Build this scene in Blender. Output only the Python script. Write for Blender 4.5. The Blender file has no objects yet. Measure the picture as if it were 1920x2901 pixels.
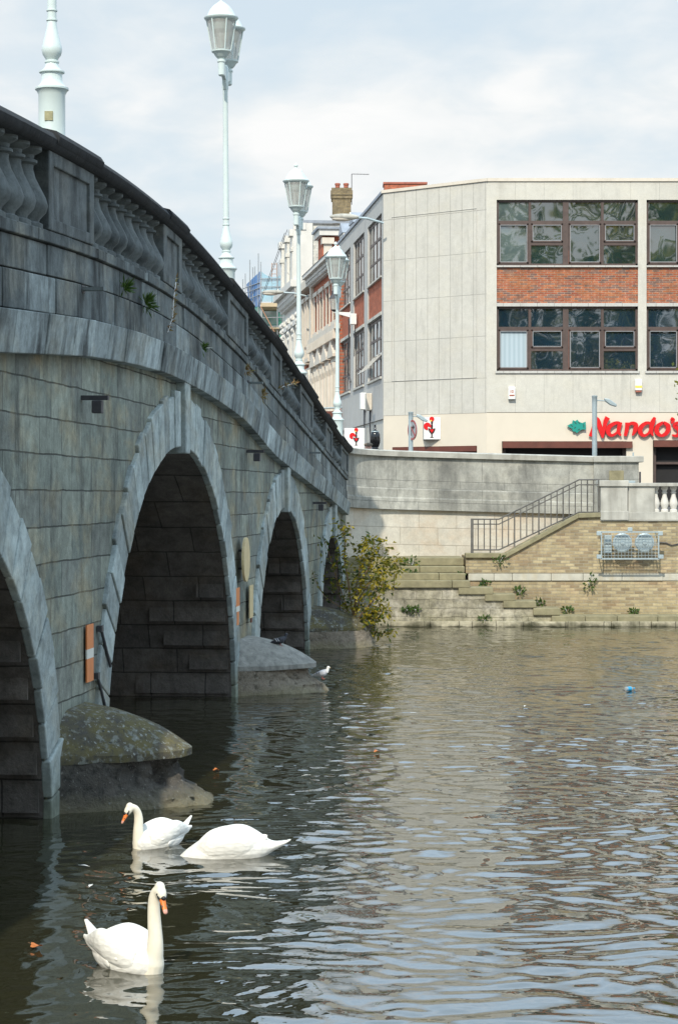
import bpy, math, random
import numpy as np
from mathutils import Vector, Matrix, noise
R = math.radians
random.seed(7)
scene = bpy.context.scene
COL = scene.collection

# ------------------------------------------------------------------ camera
F = 6000.0          # focal length in pixels of the 1920 x 2901 photograph
CH = 3.3            # eye height above the water
VH = 1403.0         # horizon row
cd = bpy.data.cameras.new('camera'); cam = bpy.data.objects.new('camera', cd); COL.objects.link(cam)
cam.location = (0, 0, CH); cam.rotation_euler = (R(90), 0, 0)
cd.sensor_fit = 'VERTICAL'; cd.sensor_height = 24.0; cd.lens = F / 2901 * 24
cd.shift_y = (VH - 1450.5) / 2901
cd.clip_start = 0.5; cd.clip_end = 3000
scene.camera = cam

# ------------------------------------------------------------------ sun and sky
SUN_AZ, SUN_EL = 12.0, 42.0        # the sun stands behind the camera, slightly to its left
a_, e_ = R(SUN_AZ), R(SUN_EL)
sd = bpy.data.lights.new('sun', 'SUN'); sun = bpy.data.objects.new('sun', sd); COL.objects.link(sun)
sd.energy = 4.1; sd.angle = R(0.5); sd.color = (1.0, 0.925, 0.79)
ray = Vector((math.sin(a_) * math.cos(e_), math.cos(a_) * math.cos(e_), -math.sin(e_)))
sun.rotation_euler = ray.to_track_quat('-Z', 'Y').to_euler()
sun.location = (-20, -60, 60)
world = bpy.data.worlds.new("World"); scene.world = world; world.use_nodes = True
scene.view_settings.view_transform = 'Standard'; scene.view_settings.look = 'None'
scene.view_settings.exposure = 0.0; scene.view_settings.gamma = 1.0
scene.view_settings.use_curve_mapping = False
SKY_STRENGTH = 0.10

# ------------------------------------------------------------------ node helpers
def N(nt, typ, inp=None, **props):
    n = nt.nodes.new('ShaderNode' + typ)
    for k, v in props.items(): setattr(n, k, v)
    for k, v in (inp or {}).items():
        s = n.inputs[k]
        if isinstance(v, bpy.types.NodeSocket): nt.links.new(v, s)
        else: s.default_value = v
    return n
def c4(c): return (c[0], c[1], c[2], 1.0)
def mixc(nt, fac, a, b, blend='MIX'):
    n = N(nt, 'Mix', {0: fac}, data_type='RGBA', blend_type=blend)
    for i, v in ((6, a), (7, b)):
        if isinstance(v, bpy.types.NodeSocket): nt.links.new(v, n.inputs[i])
        else: n.inputs[i].default_value = c4(v)
    return n.outputs[2]
def ramp(nt, fac, p0, p1, v0=0.0, v1=1.0):
    return N(nt, 'MapRange', {'Value': fac, 'From Min': p0, 'From Max': p1, 'To Min': v0, 'To Max': v1}, clamp=True).outputs[0]
def mth(nt, op, a, b=0.0):
    return N(nt, 'Math', {0: a, 1: b}, operation=op).outputs[0]
def noi(nt, vec, scale, detail=4.0, rough=0.55, dist=0.0):
    return N(nt, 'TexNoise', {'Vector': vec, 'Scale': scale, 'Detail': detail, 'Roughness': rough, 'Distortion': dist})
def vscale(nt, vec, s):
    return N(nt, 'Mapping', {'Vector': vec, 'Scale': s}).outputs[0]
def newmat(name):
    m = bpy.data.materials.new(name); m.use_nodes = True
    nt = m.node_tree
    return m, nt, nt.nodes['Principled BSDF']
def objco(nt): return N(nt, 'TexCoord').outputs['Object']

nt = world.node_tree
bg = nt.nodes['Background']; bg.inputs['Strength'].default_value = SKY_STRENGTH
sky = N(nt, 'TexSky', sky_type='NISHITA', sun_disc=False, sun_elevation=e_, sun_rotation=R(180 + SUN_AZ), altitude=30.0, air_density=1.0, dust_density=1.2, ozone_density=1.5)
gen = N(nt, 'TexCoord').outputs['Generated']
sep = N(nt, 'SeparateXYZ', {0: gen})
elev = mth(nt, 'MAXIMUM', sep.outputs[2], 0.0)
den = mth(nt, 'ADD', elev, 0.22)
pl = N(nt, 'CombineXYZ', {0: mth(nt, 'DIVIDE', sep.outputs[0], den), 1: mth(nt, 'DIVIDE', sep.outputs[1], den), 2: 3.7}).outputs[0]
cl = noi(nt, vscale(nt, pl, (1.15, 0.8, 1.0)), 2.6, 7.0, 0.52, 0.25).outputs[0]
cl2 = noi(nt, pl, 9.0, 5.0, 0.5, 0.4).outputs[0]
cov = mth(nt, 'ADD', mth(nt, 'MULTIPLY', cl, 0.85), mth(nt, 'MULTIPLY', cl2, 0.15))
lowc = ramp(nt, elev, 0.16, 0.36, 0.10, -0.16)
cov = mth(nt, 'ADD', cov, lowc)
fac = ramp(nt, cov, 0.40, 0.60)
skyc = mixc(nt, 0.8, sky.outputs[0], mixc(nt, ramp(nt, elev, 0.235, 0.33), (7.7, 8.8, 9.5), (13.0, 17.0, 21.0)))
cloudc = mixc(nt, ramp(nt, mth(nt, 'ADD', mth(nt, 'MULTIPLY', cl, 0.6), mth(nt, 'MULTIPLY', cl2, 0.4)), 0.38, 0.60), (8.2, 8.7, 8.9), (9.8, 9.85, 9.8))
cloudc = mixc(nt, 1.0, cloudc, mixc(nt, ramp(nt, elev, 0.235, 0.36), (1, 1, 1), (1.9, 2.0, 2.1)), 'MULTIPLY')
nt.links.new(mixc(nt, fac, skyc, cloudc), bg.inputs['Color'])

# ------------------------------------------------------------------ materials
def plain(name, col, rough=0.6, var=0.12, scale=6.0, metallic=0.0, bump=0.0, spec=0.5, dirt=None, dirt_amt=0.4):
    m, nt, b = newmat(name)
    co = objco(nt)
    n1 = noi(nt, co, scale, 5.0)
    col_ = mixc(nt, ramp(nt, n1.outputs[0], 0.3, 0.7), tuple(c * (1 - var) for c in col), tuple(min(1, c * (1 + var)) for c in col))
    if dirt:
        st = noi(nt, vscale(nt, co, (5, 5, 0.6)), scale * 0.35, 5.0)
        col_ = mixc(nt, ramp(nt, st.outputs[0], 0.5, 0.75, 0.0, dirt_amt), col_, dirt)
    nt.links.new(col_, b.inputs['Base Color'])
    b.inputs['Roughness'].default_value = rough; b.inputs['Metallic'].default_value = metallic
    b.inputs['Specular IOR Level'].default_value = spec
    if bump:
        bp = N(nt, 'Bump', {'Height': noi(nt, co, scale * 4, 6.0).outputs[0], 'Strength': 0.5, 'Distance': bump})
        nt.links.new(bp.outputs[0], b.inputs['Normal'])
    return m

def masonry(name, c1, c2, mortar, bw, bh, ms, coord='xz', warm=None, warm_amt=0.5, stain=None, stain_amt=0.6, stain_lo=0.5,
            moss=None, moss_z=None, wob=0.012, bump=0.01, offset=0.5, var=False, rough=0.9, fleck=None, seed=0.0, tone=0.25, c3=None, c3_amt=0.75, streak=(1.7, 0.42), mot=0.28):
    m, nt, b = newmat(name)
    tc = N(nt, 'TexCoord')
    co3 = tc.outputs['Object']
    so = N(nt, 'SeparateXYZ', {0: co3})
    if coord == 'uv':
        su = N(nt, 'SeparateXYZ', {0: tc.outputs['UV']}); ux, uy = su.outputs[0], su.outputs[1]
    else:
        ax = {'x': 0, 'y': 1, 'z': 2}
        ux, uy = so.outputs[ax[coord[0]]], so.outputs[ax[coord[1]]]
    base = N(nt, 'CombineXYZ', {0: ux, 1: uy, 2: seed}).outputs[0]
    wn = noi(nt, co3, 1.7, 3.0)
    off = N(nt, 'VectorMath', {0: wn.outputs['Color'], 1: (0.5, 0.5, 0.5)}, operation='SUBTRACT').outputs[0]
    off = N(nt, 'VectorMath', {0: off, 'Scale': wob * 2}, operation='SCALE').outputs[0]
    bv = N(nt, 'VectorMath', {0: base, 1: off}, operation='ADD').outputs[0]
    br = N(nt, 'TexBrick', {'Vector': bv, 'Color1': c4(c1), 'Color2': c4(c2), 'Mortar': c4(mortar), 'Scale': 1.0, 'Mortar Size': ms,
                            'Mortar Smooth': 0.25, 'Bias': 0.0, 'Brick Width': bw, 'Row Height': bh}, offset=offset)
    col = br.outputs[0]
    if c3:
        bv2 = N(nt, 'VectorMath', {0: bv, 1: (bw * 14, bh * 38, 0)}, operation='ADD').outputs[0]
        b2 = N(nt, 'TexBrick', {'Vector': bv2, 'Color1': (0, 0, 0, 1), 'Color2': (1, 1, 1, 1), 'Mortar': (0, 0, 0, 1), 'Scale': 1.0, 'Mortar Size': ms,
                                'Mortar Smooth': 0.25, 'Bias': 0.0, 'Brick Width': bw, 'Row Height': bh}, offset=offset)
        col = mixc(nt, ramp(nt, b2.outputs[0], 0.62, 0.74, 0.0, c3_amt), col, c3)
    big = noi(nt, co3, 0.55, 5.0, 0.6)
    col = mixc(nt, 1.0, col, mixc(nt, ramp(nt, big.outputs[0], 0.3, 0.7), (1 - tone,) * 3, (1 + tone,) * 3), 'MULTIPLY')
    if var:
        at = N(nt, 'Attribute', attribute_name='var', attribute_type='GEOMETRY')
        col = mixc(nt, 1.0, col, at.outputs['Color'], 'MULTIPLY')
    if warm:
        wb = noi(nt, vscale(nt, base, (1.0, 1.6, 1.0)), 0.9, 5.0, 0.6, 0.3)
        col = mixc(nt, ramp(nt, wb.outputs[0], 0.48, 0.72, 0.0, warm_amt), col, warm)
    if stain:
        s1 = noi(nt, vscale(nt, base, (streak[0], streak[1], 1.0)), 1.0, 7.0, 0.66, 0.5)
        s2 = noi(nt, vscale(nt, base, (6.0, 1.1, 1.0)), 1.0, 5.0, 0.65)
        s = mth(nt, 'ADD', mth(nt, 'MULTIPLY', s1.outputs[0], 0.7), mth(nt, 'MULTIPLY', s2.outputs[0], 0.3))
        col = mixc(nt, ramp(nt, s, stain_lo, stain_lo + 0.16, 0.0, stain_amt), col, stain)
    if fleck:
        vo = noi(nt, co3, 11.0, 4.0, 0.6)
        col = mixc(nt, ramp(nt, vo.outputs[0], 0.60, 0.72, 0.0, 0.6), col, fleck)
    if moss:
        mz = ramp(nt, mth(nt, 'ADD', so.outputs[2], mth(nt, 'MULTIPLY', noi(nt, co3, 2.2, 4.0).outputs[0], 0.5)), moss_z[0], moss_z[1], 1.0, 0.0)
        col = mixc(nt, mth(nt, 'MULTIPLY', mz, moss_z[2]), col, moss)
    mid = noi(nt, co3, 5.0, 8.0, 0.72, 0.3)
    col = mixc(nt, 1.0, col, mixc(nt, ramp(nt, mid.outputs[0], 0.36, 0.64), (1 - mot,) * 3, (1 + mot,) * 3), 'MULTIPLY')
    fine = noi(nt, co3, 26.0, 5.0, 0.65)
    col = mixc(nt, 1.0, col, mixc(nt, fine.outputs[0], (0.78,) * 3, (1.22,) * 3), 'MULTIPLY')
    nt.links.new(col, b.inputs['Base Color'])
    b.inputs['Roughness'].default_value = rough; b.inputs['Specular IOR Level'].default_value = 0.25
    h = mth(nt, 'ADD', mth(nt, 'MULTIPLY', br.outputs['Fac'], -1.0), mth(nt, 'MULTIPLY', fine.outputs[0], 0.55))
    h = mth(nt, 'ADD', h, mth(nt, 'MULTIPLY', wn.outputs[0], 0.5))
    bp = N(nt, 'Bump', {'Height': h, 'Strength': 0.8, 'Distance': bump})
    nt.links.new(bp.outputs[0], b.inputs['Normal'])
    return m

def concrete(name, col, bw, bh, ms, coord='xz', offset=0.0, line=0.55):
    return masonry(name, col, tuple(c * 0.97 for c in col), tuple(c * line for c in col), bw, bh, ms, coord, warm=(col[0], col[1] * 0.97, col[2] * 0.90),
                   warm_amt=0.5, stain=tuple(c * 0.66 for c in col), stain_amt=0.5, stain_lo=0.52, wob=0.002, bump=0.004, offset=offset, rough=0.8, tone=0.08, mot=0.05, streak=(2.6, 0.3))

MAT = {}
STONE = (0.37, 0.365, 0.325)
MAT['spandrel'] = masonry('bridge ashlar', (0.265, 0.285, 0.235), (0.165, 0.19, 0.165), (0.06, 0.065, 0.055), 0.98, 0.372, 0.009, 'xz', warm=(0.30, 0.25, 0.15), warm_amt=0.8,
                          stain=(0.06, 0.065, 0.06), stain_amt=0.8, stain_lo=0.485, c3=(0.15, 0.16, 0.145), c3_amt=0.6, tone=0.35, moss=(0.13, 0.125, 0.035), moss_z=(0.2, 1.25, 0.75), wob=0.02, bump=0.02)
MAT['voussoir'] = masonry('voussoir stone', (0.31, 0.355, 0.345), (0.28, 0.325, 0.32), (0.3, 0.3, 0.3), 40, 40, 0.0, 'xz', warm=(0.36, 0.31, 0.20), warm_amt=0.45,
                          stain=(0.13, 0.15, 0.15), stain_amt=0.55, stain_lo=0.52, moss=(0.12, 0.13, 0.05), moss_z=(0.0, 0.9, 0.7), bump=0.012, var=True)
MAT['blocks'] = masonry('weathered parapet stone', (0.155, 0.178, 0.178), (0.13, 0.152, 0.152), (0.1, 0.1, 0.1), 40, 40, 0.0, 'uv', warm=(0.33, 0.30, 0.22), warm_amt=0.45,
                        stain=(0.030, 0.035, 0.036), stain_amt=0.92, stain_lo=0.455, bump=0.014, var=True)
MAT['band'] = masonry('pale stained string course', (0.30, 0.345, 0.345), (0.26, 0.305, 0.31), (0.1, 0.1, 0.1), 40, 40, 0.0, 'uv', warm=(0.30, 0.27, 0.19), warm_amt=0.5,
                        stain=(0.036, 0.042, 0.042), stain_amt=0.92, stain_lo=0.465, bump=0.012, var=True, streak=(1.5, 0.7))
MAT['parapet'] = masonry('dark parapet stone', (0.125, 0.14, 0.14), (0.11, 0.125, 0.125), (0.1, 0.1, 0.1), 40, 40, 0.0, 'xz', warm=(0.16, 0.15, 0.12), warm_amt=0.5,
                        stain=(0.03, 0.035, 0.036), stain_amt=0.85, stain_lo=0.47, bump=0.014, streak=(2.4, 0.5))
MAT['coping_dark'] = masonry('blackened coping', (0.026, 0.028, 0.030), (0.021, 0.023, 0.025), (0.012, 0.012, 0.012), 1.2, 40, 0.006, 'uv', stain=(0.02, 0.02, 0.02), stain_amt=0.8, bump=0.012, fleck=(0.07, 0.07, 0.065))
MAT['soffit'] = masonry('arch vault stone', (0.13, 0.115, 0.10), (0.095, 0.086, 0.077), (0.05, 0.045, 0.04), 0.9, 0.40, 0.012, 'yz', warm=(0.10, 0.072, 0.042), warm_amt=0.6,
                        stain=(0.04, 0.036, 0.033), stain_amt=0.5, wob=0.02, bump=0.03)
def lichen_mat():
    m, nt, b = newmat('lichen covered stone'); co = objco(nt)
    n1 = noi(nt, co, 3.5, 6.0, 0.65); n2 = noi(nt, co, 9.0, 5.0, 0.6); n3 = noi(nt, co, 22.0, 4.0, 0.6)
    col = mixc(nt, ramp(nt, n1.outputs[0], 0.38, 0.6), (0.070, 0.066, 0.058), (0.115, 0.100, 0.048))
    col = mixc(nt, ramp(nt, n2.outputs[0], 0.55, 0.62), col, (0.17, 0.175, 0.15))
    col = mixc(nt, ramp(nt, n3.outputs[0], 0.60, 0.68), col, (0.27, 0.28, 0.26))
    col = mixc(nt, ramp(nt, n3.outputs[0], 0.40, 0.33), col, (0.05, 0.05, 0.045))
    nt.links.new(col, b.inputs['Base Color']); b.inputs['Roughness'].default_value = 0.95; b.inputs['Specular IOR Level'].default_value = 0.2
    bp = N(nt, 'Bump', {'Height': n2.outputs[0], 'Strength': 0.7, 'Distance': 0.03}); nt.links.new(bp.outputs[0], b.inputs['Normal'])
    return m
MAT['lichen'] = lichen_mat()
MAT['cap_pale'] = plain('pale cutwater render', (0.235, 0.23, 0.205), 0.9, 0.3, 7, bump=0.02, dirt=(0.11, 0.11, 0.10), dirt_amt=0.65)
def base_mat(name, c1, c2, pale, zlo, zhi):
    m, nt, b = newmat(name); co = objco(nt); so = N(nt, 'SeparateXYZ', {0: co})
    n1 = noi(nt, co, 2.4, 7.0, 0.7, 0.4); n2 = noi(nt, co, 8.0, 7.0, 0.7); n3 = noi(nt, co, 30.0, 4.0, 0.6)
    col = mixc(nt, ramp(nt, n1.outputs[0], 0.36, 0.64), c1, c2)
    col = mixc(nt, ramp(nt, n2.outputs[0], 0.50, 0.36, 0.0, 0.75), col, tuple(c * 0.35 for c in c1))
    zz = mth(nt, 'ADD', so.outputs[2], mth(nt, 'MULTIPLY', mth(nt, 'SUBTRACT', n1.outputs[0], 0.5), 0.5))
    col = mixc(nt, ramp(nt, zz, zlo, zhi, 0.75, 0.0), col, pale)  # paler low down: tan toe stone, with sunlight on the toe put into the colour
    col = mixc(nt, ramp(nt, n3.outputs[0], 0.62, 0.70, 0.0, 0.6), col, (0.30, 0.30, 0.27))
    nt.links.new(col, b.inputs['Base Color']); b.inputs['Roughness'].default_value = 0.92; b.inputs['Specular IOR Level'].default_value = 0.2
    h = mth(nt, 'ADD', n2.outputs[0], mth(nt, 'MULTIPLY', n3.outputs[0], 0.25))
    bp = N(nt, 'Bump', {'Height': h, 'Strength': 0.9, 'Distance': 0.07}); nt.links.new(bp.outputs[0], b.inputs['Normal'])
    return m
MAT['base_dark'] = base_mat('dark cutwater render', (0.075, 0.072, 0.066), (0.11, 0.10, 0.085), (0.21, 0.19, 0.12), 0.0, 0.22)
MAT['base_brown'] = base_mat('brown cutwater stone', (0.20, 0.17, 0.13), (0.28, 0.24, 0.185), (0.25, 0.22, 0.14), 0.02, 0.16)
MAT['mint'] = plain('pale mint paint', (0.55, 0.625, 0.605), 0.35, 0.05, 4, dirt=(0.5, 0.6, 0.58), dirt_amt=0.3)
MAT['mint_dark'] = plain('shaded mint paint', (0.40, 0.50, 0.48), 0.5, 0.1, 6)  # darker copy of the mint, shade inside the lantern put into its colour
MAT['brass'] = plain('tarnished plate', (0.28, 0.26, 0.14), 0.5, 0.3, 30)
MAT['iron'] = plain('dark iron', (0.045, 0.045, 0.05), 0.6, 0.3, 8)
MAT['rail'] = plain('weathered railing paint', (0.10, 0.095, 0.085), 0.6, 0.3, 6)
MAT['galv'] = plain('galvanised steel', (0.36, 0.43, 0.45), 0.45, 0.1, 8, metallic=0.3)
MAT['wing'] = masonry('wing wall ashlar', (0.36, 0.355, 0.315), (0.32, 0.318, 0.285), (0.22, 0.22, 0.20), 1.15, 0.62, 0.006, 'uv', warm=(0.46, 0.44, 0.37), warm_amt=0.6,
                      stain=(0.14, 0.14, 0.127), stain_amt=0.8, stain_lo=0.465, bump=0.014, tone=0.3, streak=(1.3, 0.5), mot=0.14)
MAT['wing_low'] = masonry('wing wall lower stone', (0.55, 0.52, 0.45), (0.50, 0.46, 0.38), (0.36, 0.32, 0.26), 1.0, 0.42, 0.006, 'uv', warm=(0.48, 0.33, 0.20), warm_amt=0.55,
                          stain=(0.34, 0.31, 0.26), stain_amt=0.5, stain_lo=0.52, bump=0.012, tone=0.12, mot=0.08)
MAT['gault'] = masonry('yellow stock brick', (0.46, 0.38, 0.23), (0.30, 0.24, 0.14), (0.33, 0.29, 0.21), 0.235, 0.078, 0.009, 'xz', c3=(0.20, 0.15, 0.095), c3_amt=0.6, warm=(0.42, 0.24, 0.13), warm_amt=0.35,
                       stain=(0.16, 0.13, 0.09), stain_amt=0.55, stain_lo=0.52, bump=0.012, wob=0.006, moss=(0.20, 0.18, 0.09), moss_z=(0.1, 0.9, 0.5), tone=0.2, mot=0.10)
MAT['rubble'] = masonry('mossy rubble stone', (0.36, 0.33, 0.25), (0.23, 0.21, 0.15), (0.21, 0.19, 0.135), 0.62, 0.23, 0.008, 'xz', warm=(0.50, 0.47, 0.40), warm_amt=0.8,
                        stain=(0.17, 0.16, 0.10), stain_amt=0.5, stain_lo=0.5, bump=0.04, wob=0.07, tone=0.4, mot=0.4, moss=(0.20, 0.19, 0.09), moss_z=(0.1, 0.6, 0.6))
MAT['toe'] = masonry('wet toe stone', (0.36, 0.33, 0.24), (0.30, 0.27, 0.19), (0.12, 0.11, 0.08), 0.9, 4.0, 0.01, 'xz', stain=(0.14, 0.13, 0.08), stain_amt=0.6, moss=(0.035, 0.035, 0.018), moss_z=(0.22, 0.36, 0.95), bump=0.03, wob=0.06)
MAT['step'] = plain('mossy step stone', (0.235, 0.21, 0.125), 0.9, 0.25, 4, bump=0.02, dirt=(0.18, 0.17, 0.09), dirt_amt=0.5)
MAT['ledge'] = plain('pale stone ledge', (0.45, 0.43, 0.36), 0.85, 0.15, 4, bump=0.01, dirt=(0.40, 0.33, 0.2), dirt_amt=0.5)
MAT['oldstone'] = plain('old pale stone', (0.40, 0.39, 0.345), 0.85, 0.22, 2.5, bump=0.012, dirt=(0.22, 0.21, 0.18), dirt_amt=0.75)
MAT['panel'] = concrete('precast concrete panels', (0.52, 0.50, 0.445), 0.51, 1.49, 0.010)
MAT['plaincon'] = concrete('smooth concrete', (0.53, 0.51, 0.45), 1.02, 60, 0.004)
MAT['sidecon'] = concrete('side concrete', (0.47, 0.46, 0.43), 0.6, 60, 0.010)
MAT['cream'] = plain('cream painted fascia', (0.62, 0.555, 0.45), 0.7, 0.03, 1.5)
MAT['redbrick'] = masonry('mixed red brick', (0.38, 0.125, 0.052), (0.29, 0.075, 0.04), (0.36, 0.27, 0.20), 0.24, 0.066, 0.008, 'xz', c3=(0.14, 0.095, 0.085), c3_amt=0.85, warm=(0.46, 0.20, 0.08), warm_amt=0.35, bump=0.008, wob=0.003, tone=0.1)
MAT['redbrick2'] = masonry('street red brick', (0.42, 0.12, 0.06), (0.36, 0.10, 0.05), (0.27, 0.155, 0.115), 0.23, 0.075, 0.008, 'xz', bump=0.006, tone=0.12)
MAT['brownbrick'] = masonry('brown chimney brick', (0.24, 0.185, 0.10), (0.18, 0.14, 0.085), (0.20, 0.17, 0.12), 0.23, 0.085, 0.01, 'xz', stain=(0.09, 0.08, 0.06), stain_amt=0.6, bump=0.01)
MAT['whitebrick'] = masonry('painted brick', (0.60, 0.58, 0.52), (0.58, 0.56, 0.50), (0.50, 0.49, 0.44), 0.3, 0.15, 0.01, 'xz', stain=(0.42, 0.39, 0.33), stain_amt=0.5, stain_lo=0.56, bump=0.004, tone=0.06)
MAT['white'] = plain('painted stucco', (0.62, 0.60, 0.55), 0.7, 0.06, 1.5, dirt=(0.42, 0.41, 0.38), dirt_amt=0.4)
MAT['creamstone'] = plain('cream stone dressing', (0.60, 0.54, 0.45), 0.75, 0.07, 2.0, dirt=(0.45, 0.40, 0.33), dirt_amt=0.4)
MAT['brownframe'] = plain('brown window frame', (0.075, 0.05, 0.042), 0.5, 0.2, 5)
MAT['brownwood'] = plain('red brown timber', (0.12, 0.035, 0.022), 0.5, 0.2, 3)
MAT['darkin'] = plain('dark interior', (0.012, 0.011, 0.011), 0.8, 0.2, 3)
MAT['slate'] = masonry('roof slates', (0.22, 0.23, 0.25), (0.17, 0.18, 0.20), (0.09, 0.09, 0.1), 0.35, 0.25, 0.01, 'xz', bump=0.008)
MAT['tile'] = masonry('brown roof tiles', (0.24, 0.16, 0.11), (0.17, 0.115, 0.085), (0.07, 0.05, 0.04), 0.25, 0.16, 0.02, 'xz', warm=(0.3, 0.2, 0.12), warm_amt=0.4, stain=(0.07, 0.06, 0.05), stain_amt=0.6, bump=0.02)
MAT['lead'] = plain('grey lead', (0.26, 0.29, 0.33), 0.6, 0.15, 3)
MAT['terracotta'] = plain('terracotta', (0.33, 0.10, 0.06), 0.7, 0.2, 6)
MAT['whitep'] = plain('white plastic', (0.75, 0.75, 0.72), 0.4, 0.04, 6)
MAT['yellowp'] = plain('yellow band', (0.75, 0.6, 0.12), 0.4, 0.04, 6)
MAT['red'] = plain('sign red', (0.62, 0.008, 0.010), 0.35, 0.04, 6)
MAT['signwhite'] = plain('sign white', (0.78, 0.78, 0.74), 0.4, 0.05, 3)
MAT['signblack'] = plain('sign black', (0.03, 0.01, 0.012), 0.4, 0.1, 6)
MAT['teal'] = plain('teal leaf sign', (0.012, 0.25, 0.20), 0.4, 0.05, 6)
MAT['gloss_black'] = plain('gloss black', (0.008, 0.008, 0.009), 0.15, 0.1, 6)
MAT['orange'] = plain('orange reflective board', (0.62, 0.20, 0.06), 0.5, 0.1, 6, dirt=(0.4, 0.12, 0.06), dirt_amt=0.5)
MAT['boardwhite'] = plain('white board', (0.60, 0.60, 0.54), 0.5, 0.08, 6)
MAT['boardyellow'] = plain('yellowed board', (0.58, 0.47, 0.26), 0.5, 0.12, 6, dirt=(0.45, 0.27, 0.12), dirt_amt=0.5)
MAT['greyback'] = plain('grey sign face', (0.30, 0.31, 0.32), 0.5, 0.08, 5)
MAT['signring'] = plain('dull red ring', (0.33, 0.07, 0.06), 0.5, 0.08, 5)
MAT['asphalt'] = plain('asphalt', (0.055, 0.055, 0.055), 0.9, 0.2, 3)
MAT['paving'] = plain('paving', (0.26, 0.25, 0.23), 0.9, 0.15, 2)
MAT['grass'] = plain('near bank turf', (0.05, 0.08, 0.025), 0.95, 0.4, 3)
def feathers(name, col, sx, dist):
    m, nt, b = newmat(name); co = objco(nt)
    v = N(nt, 'TexVoronoi', {'Vector': vscale(nt, co, (sx * 0.5, sx, sx)), 'Scale': 1.0, 'Randomness': 0.7})
    h = mth(nt, 'ADD', mth(nt, 'MULTIPLY', v.outputs['Distance'], 0.7), mth(nt, 'MULTIPLY', noi(nt, vscale(nt, co, (6, 40, 40)), 1.0, 3.0).outputs[0], 0.5))
    nt.links.new(mixc(nt, ramp(nt, v.outputs['Distance'], 0.35, 0.8), col, tuple(c * 0.90 for c in col)), b.inputs['Base Color'])
    b.inputs['Roughness'].default_value = 0.75; b.inputs['Specular IOR Level'].default_value = 0.2
    bp = N(nt, 'Bump', {'Height': h, 'Strength': 0.8, 'Distance': dist}); nt.links.new(bp.outputs[0], b.inputs['Normal'])
    return m
MAT['feather'] = feathers('white feathers', (0.80, 0.79, 0.74), 24.0, 0.008)
MAT['neckfeather'] = plain('ivory feathers', (0.80, 0.75, 0.62), 0.7, 0.04, 14)
MAT['bill'] = plain('orange bill', (0.80, 0.20, 0.035), 0.45, 0.1, 20)
MAT['billtip'] = plain('pink bill tip', (0.70, 0.36, 0.28), 0.45, 0.1, 20)
MAT['mask'] = plain('black bill base', (0.012, 0.012, 0.014), 0.4, 0.1, 20)
MAT['pig_dark'] = plain('dark pigeon feathers', (0.030, 0.032, 0.042), 0.6, 0.5, 30)
MAT['pig_grey'] = plain('pale grey feathers', (0.55, 0.55, 0.57), 0.7, 0.08, 30)
MAT['pig_white'] = plain('white pigeon feathers', (0.78, 0.77, 0.74), 0.7, 0.05, 30)
MAT['pig_bar'] = plain('dark wing bar', (0.12, 0.12, 0.14), 0.7, 0.2, 30)
MAT['pig_foot'] = plain('pink foot', (0.42, 0.13, 0.10), 0.6, 0.1, 30)
MAT['skin'] = plain('skin', (0.58, 0.34, 0.26), 0.55, 0.06, 20)
MAT['capcloth'] = plain('brown tweed cap', (0.14, 0.11, 0.08), 0.9, 0.2, 60)
MAT['coat'] = plain('dark coat', (0.06, 0.065, 0.08), 0.9, 0.2, 20)
MAT['trouser'] = plain('grey trousers', (0.10, 0.10, 0.10), 0.9, 0.2, 20)
MAT['hair'] = plain('grey hair', (0.22, 0.20, 0.18), 0.8, 0.2, 40)
MAT['timber'] = plain('scaffold boards', (0.50, 0.40, 0.26), 0.8, 0.15, 3)
MAT['tube'] = plain('scaffold tube', (0.32, 0.34, 0.35), 0.5, 0.15, 3, metallic=0.4)
MAT['rusttube'] = plain('rusty tube', (0.40, 0.22, 0.13), 0.6, 0.15, 3)
MAT['bark'] = plain('brown stem', (0.20, 0.12, 0.065), 0.9, 0.25, 10)
MAT['bluep'] = plain('blue plastic', (0.02, 0.30, 0.55), 0.3, 0.05, 10)
MAT['deadleaf'] = plain('orange dead leaf', (0.45, 0.14, 0.03), 0.7, 0.2, 20)

def leafmat(name, cols, trans=0.35):
    m, nt, b = newmat(name)
    at = N(nt, 'Attribute', attribute_name='var', attribute_type='GEOMETRY')
    sp = N(nt, 'SeparateColor', {0: at.outputs['Color']})
    cr = N(nt, 'ValToRGB', {0: sp.outputs[0]})
    els = cr.color_ramp.elements
    for i, c in enumerate(cols):
        p = i / (len(cols) - 1)
        e = els[0] if i == 0 else els[1] if i == len(cols) - 1 else els.new(p)
        e.position = p; e.color = c4(c)
    nt.links.new(cr.outputs[0], b.inputs['Base Color']); b.inputs['Roughness'].default_value = 0.5
    b.inputs['Specular IOR Level'].default_value = 0.35
    tl = N(nt, 'BsdfTranslucent', {'Color': cr.outputs[0]})
    ms = N(nt, 'MixShader', {0: trans, 1: b.outputs[0], 2: tl.outputs[0]})
    nt.links.new(ms.outputs[0], nt.nodes['Material Output'].inputs['Surface'])
    return m
MAT['leaf'] = leafmat('yellowing willow leaves', [(0.020, 0.06, 0.015), (0.036, 0.11, 0.028), (0.058, 0.165, 0.042), (0.10, 0.22, 0.062), (0.24, 0.36, 0.22), (0.48, 0.36, 0.02)])
MAT['leaf_green'] = leafmat('weed leaves', [(0.03, 0.065, 0.015), (0.06, 0.12, 0.02), (0.10, 0.17, 0.03)])
MAT['leaf_dry'] = leafmat('dried stalks', [(0.22, 0.12, 0.05), (0.30, 0.19, 0.08), (0.26, 0.22, 0.08)])
MAT['leaf_tree'] = leafmat('autumn tree leaves', [(0.05, 0.10, 0.02), (0.12, 0.19, 0.03), (0.26, 0.27, 0.04), (0.42, 0.34, 0.06)], 0.6)

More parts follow.
